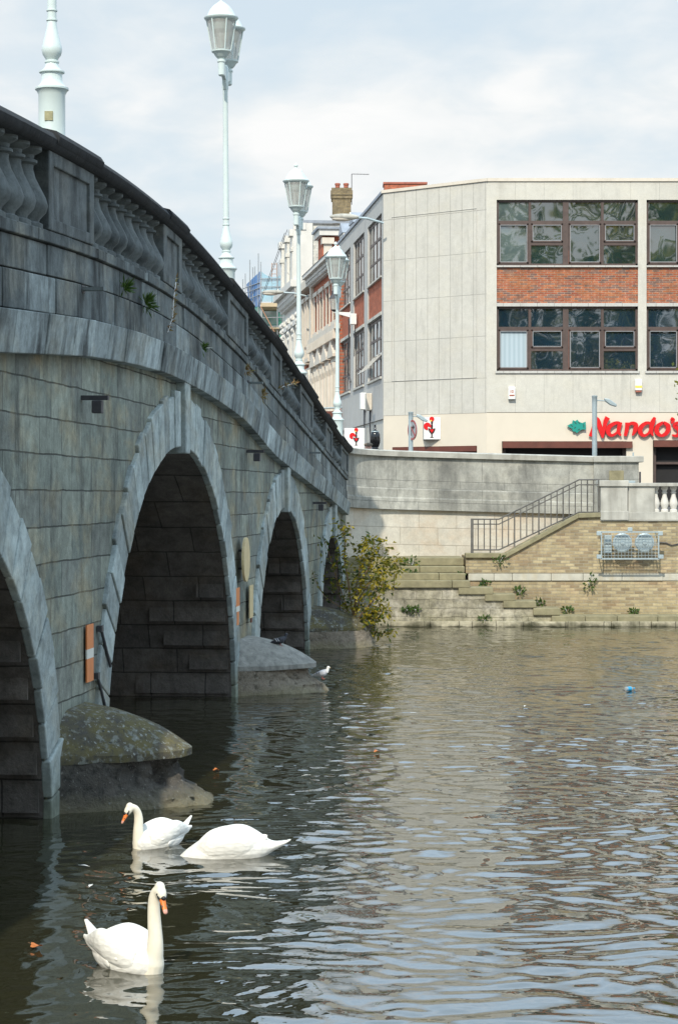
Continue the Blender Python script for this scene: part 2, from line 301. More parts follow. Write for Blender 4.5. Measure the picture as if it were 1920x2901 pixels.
def netmat(name, col, alpha):
    m, nt, b = newmat(name)
    co = objco(nt); n = noi(nt, co, 1.2, 4.0)
    nt.links.new(mixc(nt, n.outputs[0], tuple(c * 0.6 for c in col), tuple(min(1, c * 1.4) for c in col)), b.inputs['Base Color'])
    b.inputs['Roughness'].default_value = 0.8
    nt.links.new(ramp(nt, n.outputs[0], 0.3, 0.7, alpha - 0.12, alpha + 0.12), b.inputs['Alpha'])
    return m
MAT['bluenet'] = netmat('blue debris netting', (0.04, 0.16, 0.38), 0.86)
MAT['palenet'] = netmat('pale debris netting', (0.20, 0.42, 0.52), 0.6)
MAT['greennet'] = netmat('green debris netting', (0.03, 0.20, 0.14), 0.86)

def lampglass():
    m, nt, b = newmat('clouded lantern glass')
    b.inputs['Base Color'].default_value = (0.55, 0.54, 0.51, 1); b.inputs['Roughness'].default_value = 0.25
    tr = N(nt, 'BsdfTransparent', {'Color': (0.86, 0.88, 0.86, 1)})
    co = objco(nt)
    f = ramp(nt, noi(nt, vscale(nt, co, (6, 6, 1)), 2.0, 3.0).outputs[0], 0.3, 0.7, 0.45, 0.62)
    ms = N(nt, 'MixShader', {0: f, 1: b.outputs[0], 2: tr.outputs[0]})
    nt.links.new(ms.outputs[0], nt.nodes['Material Output'].inputs['Surface'])
    return m
MAT['lampglass'] = lampglass()

def winglass(name, col, wave, spec=2.2, scale=1.3):
    m, nt, b = newmat(name); co = objco(nt)
    n = noi(nt, co, scale, 1.0, 0.4, 0.3)
    nt.links.new(mixc(nt, n.outputs[0], tuple(c * 0.5 for c in col), tuple(c * 1.6 for c in col)), b.inputs['Base Color'])
    b.inputs['Roughness'].default_value = 0.02; b.inputs['IOR'].default_value = spec
    bp = N(nt, 'Bump', {'Height': n.outputs[0], 'Strength': 0.5, 'Distance': wave}); nt.links.new(bp.outputs[0], b.inputs['Normal'])
    return m
MAT['glass'] = winglass('green tinted window glass', (0.012, 0.030, 0.032), 0.022, 3.0, 0.9)
MAT['glass_blue'] = winglass('bluish window glass', (0.010, 0.026, 0.042), 0.022, 3.0, 0.9)
MAT['glass_pale'] = winglass('reflective window glass', (0.08, 0.11, 0.11), 0.05, 2.6, 1.6)
def blinds():
    m, nt, b = newmat('pale vertical blinds'); co = objco(nt)
    w = N(nt, 'TexWave', {'Vector': co, 'Scale': 1.9, 'Distortion': 0.3}, wave_type='BANDS', bands_direction='X')
    nt.links.new(mixc(nt, w.outputs[1], (0.34, 0.42, 0.46), (0.42, 0.50, 0.54)), b.inputs['Base Color'])
    b.inputs['Roughness'].default_value = 0.25
    return m
MAT['blinds'] = blinds()
def water_mat():
    m, nt, b = newmat('river water'); co = objco(nt)
    b.inputs['Base Color'].default_value = (0.026, 0.025, 0.012, 1); b.inputs['Roughness'].default_value = 0.03
    b.inputs['IOR'].default_value = 2.35
    n1 = noi(nt, vscale(nt, co, (1.0, 1.0, 1.0)), 7.0, 2.0, 0.5, 0.2)
    bp = N(nt, 'Bump', {'Height': n1.outputs[0], 'Strength': 0.25, 'Distance': 0.012}); nt.links.new(bp.outputs[0], b.inputs['Normal'])
    return m
MAT['water'] = water_mat()

# ------------------------------------------------------------------ mesh helpers
class MB:
    def __init__(s): s.v, s.f, s.uv, s.var = [], [], [], []
    def add(s, verts, faces, uvs=None, var=1.0):
        o = len(s.v); s.v += [tuple(p) for p in verts]
        for i, f in enumerate(faces):
            s.f.append(tuple(o + k for k in f)); s.var.append(var)
            s.uv.append([uvs[k] for k in f] if uvs else [(verts[k][0], verts[k][2]) for k in f])
        return s
    def box(s, x0, x1, y0, y1, z0, z1, var=1.0):
        v = [(x, y, z) for z in (z0, z1) for y in (y0, y1) for x in (x0, x1)]
        return s.add(v, [(0, 2, 3, 1), (4, 5, 7, 6), (0, 1, 5, 4), (2, 6, 7, 3), (0, 4, 6, 2), (1, 3, 7, 5)], var=var)
    def hexa(s, b, t, var=1.0, uvs=None):       # two matching quads joined
        return s.add(list(b) + list(t), [(3, 2, 1, 0), (4, 5, 6, 7), (0, 1, 5, 4), (1, 2, 6, 5), (2, 3, 7, 6), (3, 0, 4, 7)], uvs=uvs, var=var)
    def prism(s, poly, y0, y1, var=1.0):         # polygon in x,z extruded along y
        n = len(poly)
        v = [(x, y0, z) for x, z in poly] + [(x, y1, z) for x, z in poly]
        f = [tuple(range(n)), tuple(range(2 * n - 1, n - 1, -1))] + [(i, i + n, (i + 1) % n + n, (i + 1) % n) for i in range(n)]
        return s.add(v, f, var=var)
    def prismx(s, poly, x0, x1):                 # polygon in y,z extruded along x
        n = len(poly)
        v = [(x0, y, z) for y, z in poly] + [(x1, y, z) for y, z in poly]
        f = [tuple(range(n)), tuple(range(2 * n - 1, n - 1, -1))] + [(i, i + n, (i + 1) % n + n, (i + 1) % n) for i in range(n)]
        return s.add(v, f)
    def lathe(s, prof, c=(0, 0, 0), seg=20, var=1.0):
        n = len(prof); v = []
        for r, z in prof:
            for k in range(seg):
                a = 2 * math.pi * k / seg
                v.append((c[0] + r * math.cos(a), c[1] + r * math.sin(a), c[2] + z))
        f = [(i * seg + k, i * seg + (k + 1) % seg, (i + 1) * seg + (k + 1) % seg, (i + 1) * seg + k) for i in range(n - 1) for k in range(seg)]
        f += [tuple(range(seg - 1, -1, -1)), tuple((n - 1) * seg + k for k in range(seg))]
        return s.add(v, f, var=var)
    def loft(s, rings, var=1.0, caps=True):
        n = len(rings[0]); v = [p for r in rings for p in r]
        f = [(i * n + k, i * n + (k + 1) % n, (i + 1) * n + (k + 1) % n, (i + 1) * n + k) for i in range(len(rings) - 1) for k in range(n)]
        if caps: f += [tuple(range(n - 1, -1, -1)), tuple((len(rings) - 1) * n + k for k in range(n))]
        return s.add(v, f, var=var)
    def tube(s, pts, rad, seg=8, var=1.0):
        pts = [Vector(p) for p in pts]
        if not hasattr(rad, '__len__'): rad = [rad] * len(pts)
        rings = []; u = None
        for i, p in enumerate(pts):
            d = (pts[min(i + 1, len(pts) - 1)] - pts[max(i - 1, 0)]).normalized()
            if u is None: u = d.orthogonal().normalized()
            u = (u - d * u.dot(d)).normalized(); w = d.cross(u)
            rings.append([p + (u * math.cos(2 * math.pi * k / seg) + w * math.sin(2 * math.pi * k / seg)) * rad[i] for k in range(seg)])
        return s.loft(rings, var)
    def ellipsoid(s, c, r, seg=16, rings=10, rot=None):
        out = []
        for i in range(rings + 1):
            th = math.pi * (i + 0.02) / (rings + 0.04)
            ring = []
            for k in range(seg):
                a = 2 * math.pi * k / seg
                p = Vector((r[0] * math.sin(th) * math.cos(a), r[1] * math.sin(th) * math.sin(a), -r[2] * math.cos(th)))
                if rot: p = rot @ p
                ring.append(Vector(c) + p)
            out.append(ring)
        return s.loft(out)
    def leaf(s, p, d, l, w, var):
        d = Vector(d).normalized(); q = d.cross(Vector((random.uniform(-1, 1), random.uniform(-1, 1), random.uniform(-1, 1))))
        if q.length < 1e-3: q = d.orthogonal()
        q.normalize(); p = Vector(p)
        return s.add([p, p + d * l * 0.45 + q * w * 0.5, p + d * l, p + d * l * 0.45 - q * w * 0.5], [(0, 1, 2, 3)], var=var)
    def sweep(s, path, nrm, prof, closed=True, u0=0.0, var=1.0):   # prof(i) -> list of (offset, z, vcoord)
        n = len(prof(0)); v = []; uv = []; L = u0
        for i, (p, q) in enumerate(zip(path, nrm)):
            if i: L += math.dist(p, path[i - 1])
            for o, z, t in prof(i):
                v.append((p[0] + q[0] * o, p[1] + q[1] * o, z)); uv.append((L, t))
        m = n if closed else n - 1
        f = [(i * n + k, (i + 1) * n + k, (i + 1) * n + (k + 1) % n, i * n + (k + 1) % n) for i in range(len(path) - 1) for k in range(m)]
        if closed: f += [tuple(range(n)), tuple((len(path) - 1) * n + k for k in range(n - 1, -1, -1))]
        return s.add(v, f, uv, var)
    def mesh(s, name, shift=None):
        me = bpy.data.meshes.new(name)
        v = [shift @ Vector(p) for p in s.v] if shift else s.v
        me.from_pydata(v, [], s.f)
        me.uv_layers.new(name='UVMap')
        flat = [c for f in s.uv for p in f for c in (p[0], p[1])]
        me.uv_layers[0].data.foreach_set('uv', flat)
        at = me.color_attributes.new('var', 'FLOAT_COLOR', 'CORNER')
        cols = [c for f, a in zip(s.f, s.var) for _ in f for c in (a, a, a, 1.0)]
        at.data.foreach_set('color', cols)
        me.update()
        return me
    def build(s, name, mat, parent=None, smooth=False, label=None, world=False, bevel=0.0, fixn=False):
        shift = XF[parent.name].inverted() if (world and parent is not None) else None
        me = s.mesh(name, shift)
        return place(me, name, mat, parent, smooth, label, bevel)

def place(me, name, mat, parent=None, smooth=False, label=None, bevel=0.0):
    o = bpy.data.objects.new(name, me); COL.objects.link(o)
    if mat and not me.materials: me.materials.append(MAT[mat] if isinstance(mat, str) else mat)
    if parent is not None:
        o.parent = parent; XF[o.name] = XF[parent.name].copy()
    else: XF[o.name] = Matrix.Identity(4)
    if smooth:
        me.shade_smooth()
        try: me.set_sharp_from_angle(angle=R(smooth if smooth > 1 else 50))
        except Exception: pass
    if label: o['label'] = label
    if bevel:
        b = o.modifiers.new('bevel', 'BEVEL'); b.width = bevel; b.segments = 2; b.limit_method = 'ANGLE'
    return o
XF = {}
def tag(o, label=None, cat=None, group=None, kind=None):
    if label: o['label'] = label
    if cat: o['category'] = cat
    if group: o['group'] = group
    if kind: o['kind'] = kind
    return o
def thing(name, label, cat, loc=(0, 0, 0), rz=0.0, group=None):
    o = bpy.data.objects.new(name, None); COL.objects.link(o); o.empty_display_size = 0.1
    o.location = loc; o.rotation_euler = (0, 0, rz)
    XF[o.name] = Matrix.Translation(Vector(loc)) @ Matrix.Rotation(rz, 4, 'Z')
    return tag(o, label, cat, group)
def copy_tree(o, parent=None):
    c = o.copy(); COL.objects.link(c)
    if parent is not None: c.parent = parent
    XF[c.name] = XF[o.name].copy()
    for ch in list(o.children): copy_tree(ch, c)
    return c
def at(u, v, Y): return Vector(((u - 960) / F * Y, Y, CH + (VH - v) / F * Y))   # a point measured in the photograph at a known distance
def fuse(m, voxel, smooth=5):            # grow one continuous skin over overlapping solids
    me = m.mesh('tmp'); o = bpy.data.objects.new('tmp', me); COL.objects.link(o)
    r = o.modifiers.new('r', 'REMESH'); r.mode = 'VOXEL'; r.voxel_size = voxel
    sm = o.modifiers.new('s', 'SMOOTH'); sm.factor = 0.5; sm.iterations = smooth
    dg = bpy.context.evaluated_depsgraph_get(); dg.update()
    out = bpy.data.meshes.new_from_object(o.evaluated_get(dg))
    bpy.data.objects.remove(o); out.materials.clear()
    return out
def spline(pts):
    xs = [p[0] for p in pts]; ys = [p[1] for p in pts]
    def f(x):
        if x <= xs[0]: return ys[0]
        if x >= xs[-1]: return ys[-1]
        i = max(j for j in range(len(xs) - 1) if xs[j] <= x)
        t = (x - xs[i]) / (xs[i + 1] - xs[i])
        def sl(j):
            a, b = max(j - 1, 0), min(j + 1, len(xs) - 1)
            return (ys[b] - ys[a]) / (xs[b] - xs[a])
        h = xs[i + 1] - xs[i]
        m0, m1 = sl(i) * h, sl(i + 1) * h
        return (2*t**3 - 3*t**2 + 1) * ys[i] + (t**3 - 2*t**2 + t) * m0 + (-2*t**3 + 3*t**2) * ys[i+1] + (t**3 - t**2) * m1
    return f
# ------------------------------------------------------------------ water
def water():
    rng = np.random.default_rng(11)
    xs = np.concatenate([np.linspace(-60, -6, 28)[:-1], np.arange(-6, 11.5, 0.042), np.linspace(11.5, 60, 26)])
    ys = np.concatenate([np.linspace(-12, 11.5, 60)[:-1], np.arange(11.5, 34, 0.038), np.arange(34, 55.5, 0.06), np.array([56.5, 60])])
    X, Y = np.meshgrid(xs, ys)
    H = np.zeros_like(X)
    wx, wy = X.copy(), Y.copy()
    for _ in range(7):                                     # slow warp so that wave trains never look combed
        k = 2 * np.pi / rng.uniform(2.0, 6.0); t = rng.uniform(0, 2 * np.pi); ph = rng.uniform(0, 6.28)
        wx += 0.10 * np.sin(k * (X * np.cos(t) + Y * np.sin(t)) + ph)
        wy += 0.10 * np.cos(k * (X * np.sin(t) - Y * np.cos(t)) + ph)
    for _ in range(46):
        lam = 0.17 * (0.85 / 0.17) ** rng.random()
        th = rng.normal(1.45, 0.75); k = 2 * np.pi / lam
        slope = 0.0160 * (0.8 if lam > 0.6 else 1.0)
        H += slope / k * np.sin(k * (wx * np.cos(th) + wy * np.sin(th)) + rng.uniform(0, 6.28))
    env = np.zeros_like(X)
    for _ in range(8):
        k = 2 * np.pi / rng.uniform(4.0, 11.0); t = rng.uniform(0, 2 * np.pi)
        env += np.sin(k * (X * np.cos(t) + Y * np.sin(t)) + rng.uniform(0, 6.28)) / 8
    H *= np.clip(0.92 + 0.75 * env, 0.4, 1.5)
    calm = 1 / (1 + np.exp(-(X + 2.0 + 0.012 * Y) / 0.35))    # sheltered water close to the bridge
    H *= 0.45 + 0.55 * calm
    for cx, cy, amp, lam, r0, r1 in ((-0.55, 19.4, 0.0016, 0.20, 0.5, 2.4), (-1.1, 14.6, 0.0012, 0.16, 0.35, 1.2)):   # rings spreading from the swans
        r = np.hypot(X - cx, Y - cy)
        H += amp * np.sin(2 * np.pi * r / lam) * np.exp(-((r - (r0 + r1) / 2) / ((r1 - r0) / 2)) ** 2)
    ny, nx = X.shape
    co = np.stack([X, Y, H], -1).reshape(-1, 3).astype(np.float32)
    i = np.arange(ny * nx).reshape(ny, nx)
    q = np.stack([i[:-1, :-1], i[:-1, 1:], i[1:, 1:], i[1:, :-1]], -1).reshape(-1, 4).astype(np.int32)
    me = bpy.data.meshes.new('water')
    me.vertices.add(len(co)); me.vertices.foreach_set('co', co.ravel())
    me.loops.add(q.size); me.loops.foreach_set('vertex_index', q.ravel())
    me.polygons.add(len(q)); me.polygons.foreach_set('loop_start', np.arange(0, q.size, 4, dtype=np.int32))
    me.update(calc_edges=True); me.shade_smooth()
    tag(place(me, 'water', 'water'), 'dark rippled river water reflecting the far bank and sky', kind='structure')
water()
def flat(name, mat, x0, x1, y0, y1, z0, z1, label):
    tag(MB().box(x0, x1, y0, y1, z0, z1).build(name, mat), label, kind='structure')
flat('near_bank', 'grass', -60, 60, -200, 5.0, -1, 1.6, 'grass of the near river bank')
flat('street', 'asphalt', -300, 300, 56.6, 900, -1, 2.9, 'asphalt street behind the far river wall')
flat('riverside_path', 'paving', 8.1, 60, 55.85, 56.6, -1, 2.7, 'paved riverside path behind the balustrade')
flat('river_bed', 'base_dark', -60, 60, 5.0, 60, -3.2, -3.0, 'dark river bed under the water')

# ------------------------------------------------------------------ stone bridge (its own x runs along the bridge, y away from the river side)
BA = math.atan2(0.9954, 0.0961)
bridge = thing('stone_bridge', 'arched grey stone bridge with a balustraded parapet crossing the river', 'bridge', (-2.965, 21.83, 0), BA)
T = spline([(-18, 5.75), (-8, 6.5), (-2.8, 6.83), (1.3, 7.0), (4.5, 7.03), (7.8, 6.94), (11.75, 6.66), (17.6, 6.16), (22.8, 5.56), (30.6, 4.65), (32, 4.54), (36, 4.42)])
B = spline([(-18, 3.3), (-8, 4.3), (-3, 4.57), (-0.5, 4.71), (2, 4.83), (6.6, 4.88), (12.9, 4.56), (17.5, 4.01), (28.3, 3.12), (36, 2.4)])
def lev(s, f): return T(s) - f * (T(s) - B(s))
ARCH = [(-4.3, 4.1, 3.45), (7.70, 5.15, 4.18), (19.53, 4.05, 3.27), (28.92, 2.80, 2.58)]    # centre, half width, rise above the springing
ZS = -0.2
S0, S1, WID = -18.0, 34.5, 13.5
def zin(s):
    for c, a, b in ARCH:
        t = (s - c) / a
        if abs(t) < 1: return ZS + b * math.sqrt(1 - t * t)
    return None
# front and back walls round the arch openings
xs = set(round(S0 + 0.15 * i, 3) for i in range(int((S1 - S0) / 0.15) + 1)); segs = []
edges = [S0] + [e for c, a, b in ARCH for e in (c - a, c + a)] + [S1]
front = MB(); back = MB()
for i in range(len(edges) - 1):
    a, b = edges[i], edges[i + 1]
    mid = (a + b) / 2; arch = zin(mid)
    if arch is None: ss = list(np.linspace(a, b, max(2, int((b - a) / 0.3) + 1)))
    else: ss = list(mid - (b - a) / 2 * np.cos(np.linspace(0, math.pi, 49)))
    for p, q in zip(ss[:-1], ss[1:]):
        def low(s):
            z = zin(s); return ZS if (arch is not None and z is None) else z if z is not None and arch is not None else -2.9
        zp, zq = low(p), low(q)
        front.add([(p, 0, zp), (q, 0, zq), (q, 0, B(q) + 0.2), (p, 0, B(p) + 0.2)], [(0, 1, 2, 3)])
        back.add([(p, WID, zp), (q, WID, zq), (q, WID, B(q) + 0.2), (p, WID, B(p) + 0.2)], [(3, 2, 1, 0)])
front.build('spandrel_wall', 'spandrel', bridge)
back.build('rear_spandrel_wall', 'spandrel', bridge)
# vaults and voussoir rings
for c, a, b in ARCH:
    th = np.linspace(math.pi, 0, 61)
    m = MB(); v = []; 
    for t in th: v += [(c + a * math.cos(t), 0.02, ZS + b * math.sin(t)), (c + a * math.cos(t), WID, ZS + b * math.sin(t))]
    f = [(2 * i, 2 * i + 1, 2 * i + 3, 2 * i + 2) for i in range(60)]
    m.add(v, f)
    for sgn in (-1, 1):                                       # walls below the springing
        x = c + sgn * a
        m.add([(x, 0.02, -2.9), (x, WID, -2.9), (x, WID, ZS), (x, 0.02, ZS)], [(0, 1, 2, 3) if sgn > 0 else (3, 2, 1, 0)])
        for r in range(5):                                    # a few vault stones stand proud, as along the real edge
            zz = 0.25 + r * 0.4
            xx = c + sgn * (a * math.sqrt(max(0, 1 - ((zz + 0.2) / b) ** 2)))
            ln = (1.3, 0.5, 1.6, 0.7, 1.1)[(r + int(c)) % 5]
            m.box(xx - 0.018, xx + 0.018, 0.07, ln, zz - 0.19, zz + 0.19)
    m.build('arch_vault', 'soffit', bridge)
    dense = np.linspace(0, math.pi, 800)
    ex, ez = -a * np.cos(dense), b * np.sin(dense)
    al = np.concatenate([[0], np.cumsum(np.hypot(np.diff(ex), np.diff(ez)))])
    nv = int(al[-1] / 0.40) | 1
    ring = MB(); key = MB()
    for k in range(nv):
        l0, l1 = al[-1] * k / nv + 0.010, al[-1] * (k + 1) / nv - 0.010
        pts = []
        frac = abs((k + 0.5) / nv - 0.5) * 2
        is_key = k == nv // 2
        for l in (l0, l1):
            t = np.interp(l, al, dense)
            px_, pz_ = -a * math.cos(t), b * math.sin(t)
            nx_, nz_ = -math.cos(t) / a, math.sin(t) / b
            nn = math.hypot(nx_, nz_); nx_ /= nn; nz_ /= nn
            th_ = (0.58 if a > 3 else 0.50) + 0.14 * (1 - frac) + (0.05 if k % 2 else 0.0) + random.uniform(-0.02, 0.02)
            ox, oz = px_ + nx_ * th_, pz_ + nz_ * th_
            oz = min(oz, B(c + ox) - ZS - 0.05)
            pts.append(((c + px_ , ZS + pz_ - 0.006), (c + ox, ZS + oz)))
        (i0, o0), (i1, o1) = pts
        if is_key:
            w0, w1 = 0.17, 0.22
            zt = B(c) + 0.02; zi = ZS + b - 0.10
            key.hexa([(c - w0, -0.13, zi), (c + w0, -0.13, zi), (c + w0, 0.5, zi), (c - w0, 0.5, zi)],
                     [(c - w1, -0.13, zt), (c + w1, -0.13, zt), (c + w1, 0.5, zt), (c - w1, 0.5, zt)], var=1.0)
        y0 = -0.045 - random.uniform(0, 0.025)
        ring.hexa([(i0[0], y0, i0[1]), (i1[0], y0, i1[1]), (i1[0], 0.035, i1[1]), (i0[0], 0.035, i0[1])],
                  [(o0[0], y0, o0[1]), (o1[0], y0, o1[1]), (o1[0], 0.035, o1[1]), (o0[0], 0.035, o0[1])], var=random.uniform(0.72, 1.18))
    rg = ring.build('arch_ring', 'voussoir', bridge, bevel=0.016)
    key.build('keystone', 'voussoir', rg, bevel=0.015)
# string course, the two courses above it and the plinth: separate stones with open joints
def course(name, f0, f1, y, rng, taper=0.0, lmin=0.8, lmax=1.35, pale=0.1, mat='blocks'):
    m = MB(); s = S0
    while s < 31.9:
        e = min(s + rng.uniform(lmin, lmax), 31.9)
        jy = rng.uniform(-0.008, 0.010)
        va = rng.uniform(0.72, 1.12) if rng.random() > pale else rng.uniform(1.45, 1.9)
        g = 0.006
        b, t = [], []
        for (ss, yy, bot) in ((s + g, y + jy, 0), (e - g, y + jy, 0), (e - g, 0.3, 0), (s + g, 0.3, 0)):
            b.append((ss, yy + (taper if yy < 0.2 else 0), lev(ss, f1) + 0.005)); t.append((ss, yy, lev(ss, f0) - 0.005))
        m.hexa(b, t, var=va, uvs=[(p[0], p[2]) for p in b + t])
        s = e
    return m.build(name, mat, bridge, bevel=0.010)
rg_ = random.Random(3)
course('string_course', 0.815, 1.0, -0.20, rg_, taper=0.05, pale=0.03, mat='band')
course('parapet_course', 0.645, 0.812, -0.115, rg_, pale=0.10)
course('parapet_course', 0.50, 0.642, -0.10, rg_, pale=0.06)
course('parapet_plinth', 0.44, 0.498, -0.135, rg_, lmin=1.2, lmax=1.9, pale=0.0)
path_s = [S0 + 0.4 * i for i in range(int((31.6 - S0) / 0.4) + 1)] + [31.9]
P = [(s, 0.0) for s in path_s]; Q = [(0.0, -1.0)] * len(P)
core = MB().sweep(P, Q, lambda i: [(0.07, lev(path_s[i], 0.45), 0), (-0.30, lev(path_s[i], 0.45), 0.4), (-0.30, B(path_s[i]) + 0.05, 0.8), (0.07, B(path_s[i]) + 0.05, 1.2)], var=0.25)
core.build('parapet_core', 'blocks', bridge)
# coping with a rounded top, stepped up a little over every pedestal
def coping_prof(s, d, wide):
    t = T(s) + d
    return [(0.16 + wide, t - 0.19, 0), (0.22 + wide, t - 0.15, .1), (0.24 + wide, t - 0.09, .2), (0.20 + wide, t - 0.03, .3), (0.10, t, .4), (-0.45, t, .9), (-0.58, t - 0.06, 1.1), (-0.58, t - 0.16, 1.2), (-0.45, t - 0.20, 1.3)]
MB().sweep(P, Q, lambda i: coping_prof(path_s[i], 0.0, 0.0)).build('coping', 'coping_dark', bridge, smooth=40)
PED = [(-12.0, -10.2), (-6.2, -5.1), (-0.72, 1.42), (5.7, 7.1), (11.35, 13.6), (16.6, 18.15), (21.2, 23.65), (26.3, 27.8), (29.9, 31.9)]
for a, b in PED:
    ss = [a + (b - a) * i / 6 for i in range(7)]
    m = MB().sweep([(s, 0) for s in ss], [(0, -1)] * 7, lambda i: [(0.115, lev(ss[i], 0.08), 0), (-0.42, lev(ss[i], 0.08), .5), (-0.42, lev(ss[i], 0.45), .9), (0.115, lev(ss[i], 0.45), 1.4)])
    ped = m.build('pedestal', 'parapet', bridge)
    if b - a > 1.2:                                           # raised frame round a sunk panel
        fr = MB(); i0, i1 = a + 0.22, b - 0.22
        def bar(s0, s1, f0, f1):
            fr.hexa([(s0, -0.150, lev(s0, f1)), (s1, -0.150, lev(s1, f1)), (s1, -0.10, lev(s1, f1)), (s0, -0.10, lev(s0, f1))],
                    [(s0, -0.150, lev(s0, f0)), (s1, -0.150, lev(s1, f0)), (s1, -0.10, lev(s1, f0)), (s0, -0.10, lev(s0, f0))], var=1.1, uvs=[(s0, 0), (s1, 0), (s1, 0), (s0, 0), (s0, 1), (s1, 1), (s1, 1), (s0, 1)])
        bar(a, i0, 0.08, 0.44); bar(i1, b, 0.08, 0.44); bar(i0, i1, 0.08, 0.145); bar(i0, i1, 0.385, 0.44)
        fr.build('panel_frame', 'parapet', ped, bevel=0.012)
    cp = MB().sweep([(s, 0) for s in ss], [(0, -1)] * 7, lambda i: coping_prof(ss[i], 0.03, 0.025)).build('pedestal_coping', 'coping_dark', bridge, smooth=40)
bal_prof = [(0.205, 0.0), (0.205, 0.05), (0.165, 0.07), (0.175, 0.10), (0.235, 0.16), (0.255, 0.225), (0.235, 0.29), (0.185, 0.38), (0.135, 0.47), (0.108, 0.56), (0.112, 0.60), (0.15, 0.615), (0.15, 0.64), (0.115, 0.655), (0.12, 0.69), (0.17, 0.715), (0.195, 0.73), (0.195, 0.80)]
bal_me = None; va_i = 0
for (a0, b0), (a1, b1) in zip(PED[:-1], PED[1:]):
    n = max(2, round((a1 - b0) / 0.50)); step = (a1 - b0) / n
    for k in range(n):
        s = b0 + (k + 0.5) * step
        zb, zt = lev(s, 0.44), T(s) - 0.17
        if bal_me is None:
            o = MB().lathe(bal_prof, seg=16).build('baluster', 'parapet', bridge, smooth=35); bal_me = o.data
        else:
            o = bpy.data.objects.new('baluster', bal_me); COL.objects.link(o); o.parent = bridge
        o.location = (s, 0.06, zb - 0.02); o.scale = (1, 1, (zt - zb + 0.04) / 0.80); o.rotation_euler = (0, 0, random.uniform(0, 6))
# roadway and the rear parapet
MB().sweep(P, Q, lambda i: [(-0.4, lev(path_s[i], 0.46), 0), (-WID + 0.4, lev(path_s[i], 0.46), 1), (-WID + 0.4, lev(path_s[i], 0.75), 2), (-0.4, lev(path_s[i], 0.75), 3)]).build('roadway', 'asphalt', bridge)
MB().sweep(P, Q, lambda i: [(-WID + 0.4, T(path_s[i]), 0), (-WID - 0.2, T(path_s[i]), 1), (-WID - 0.2, B(path_s[i]), 2), (-WID + 0.4, B(path_s[i]), 3)]).build('rear_parapet', 'blocks', bridge)
# cutwaters
def cutwater(c, hw, L, zc, H, matb, matc, er, blunt, toe):
    def pl(ph, l, ex):
        t = math.sin(ph); return c + hw * t, -l * (1 - abs(t) ** ex)
    n = 110; rows = 44
    m = MB(); rings = []
    for j in range(rows + 1):
        z = -0.9 + (zc + 0.9) * j / rows
        l = L + (toe * max(0.0, 1 - max(0.0, z) / 0.22) ** 0.7) + 0.05 * (1 - max(0, z) / zc)
        ring = []
        for k in range(n + 1):
            ph = -math.pi / 2 + math.pi * k / n
            x, y = pl(ph, l, blunt)
            p = Vector((x * 2.3, y * 2.3, z * 2.3 + c))
            nose = max(0.0, 1 - abs(math.sin(ph) + 0.12) / 0.62)
            d = 0.020 * noise.noise(p * 1.5) + 0.012 * noise.fractal(p * 4.0, 1.0, 2.0, 3)
            if er: 
                band = math.exp(-((z - 0.32) / 0.17) ** 2)
                d += -er * nose ** 0.7 * band * (0.65 + 0.9 * noise.fractal(p * 1.7, 1.0, 2.0, 4)) + nose ** 0.5 * (0.06 * noise.fractal(p * 3.2, 0.9, 2.1, 5) + 0.05 * (noise.cell(p * 3.6) - 0.5))
            f = 1 + d / max(0.3, abs(y)) if y < -0.05 else 1
            ring.append((x, y * max(0.2, f), z))
        ring.append((c + hw, 0.2, z)); ring.append((c - hw, 0.2, z))
        rings.append(ring)
    m.loft(rings)
    o = m.build('cutwater', matb, bridge, smooth=60)
    cp = MB(); rings = []
    nr = 16
    for j in range(nr + 1):
        r = 1.0 - j / nr * 0.97
        z = zc + 0.075 + H * (1 - r ** 2.1)
        ring = []
        for k in range(n + 1):
            ph = -math.pi / 2 + math.pi * k / n
            x, y = pl(ph, (L + 0.06) * r, blunt if blunt < 2.4 else 1.9)
            x = c + (x - c) * (0.35 + 0.65 * r) if r < 1 else x
            w = 0.008 * noise.fractal(Vector((x * 3, y * 3, z * 3)), 1.0, 2.0, 3)
            ring.append((x + w, y + w, z + w))
        ring.append((c + hw * (0.35 + 0.65 * r), 0.12, z)); ring.append((c - hw * (0.35 + 0.65 * r), 0.12, z))
        rings.append(ring)
    low = [(x, y, z - 0.075) for x, y, z in rings[0]]
    cp.loft([low] + rings)
    cp.build('cutwater_cap', matc, o, smooth=38)
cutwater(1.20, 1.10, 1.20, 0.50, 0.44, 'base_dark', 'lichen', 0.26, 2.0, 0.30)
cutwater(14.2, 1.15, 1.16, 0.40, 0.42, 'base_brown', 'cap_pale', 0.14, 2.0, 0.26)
cutwater(24.85, 1.15, 1.25, 0.36, 0.42, 'base_brown', 'lichen', 0.0, 2.6, 0.05)

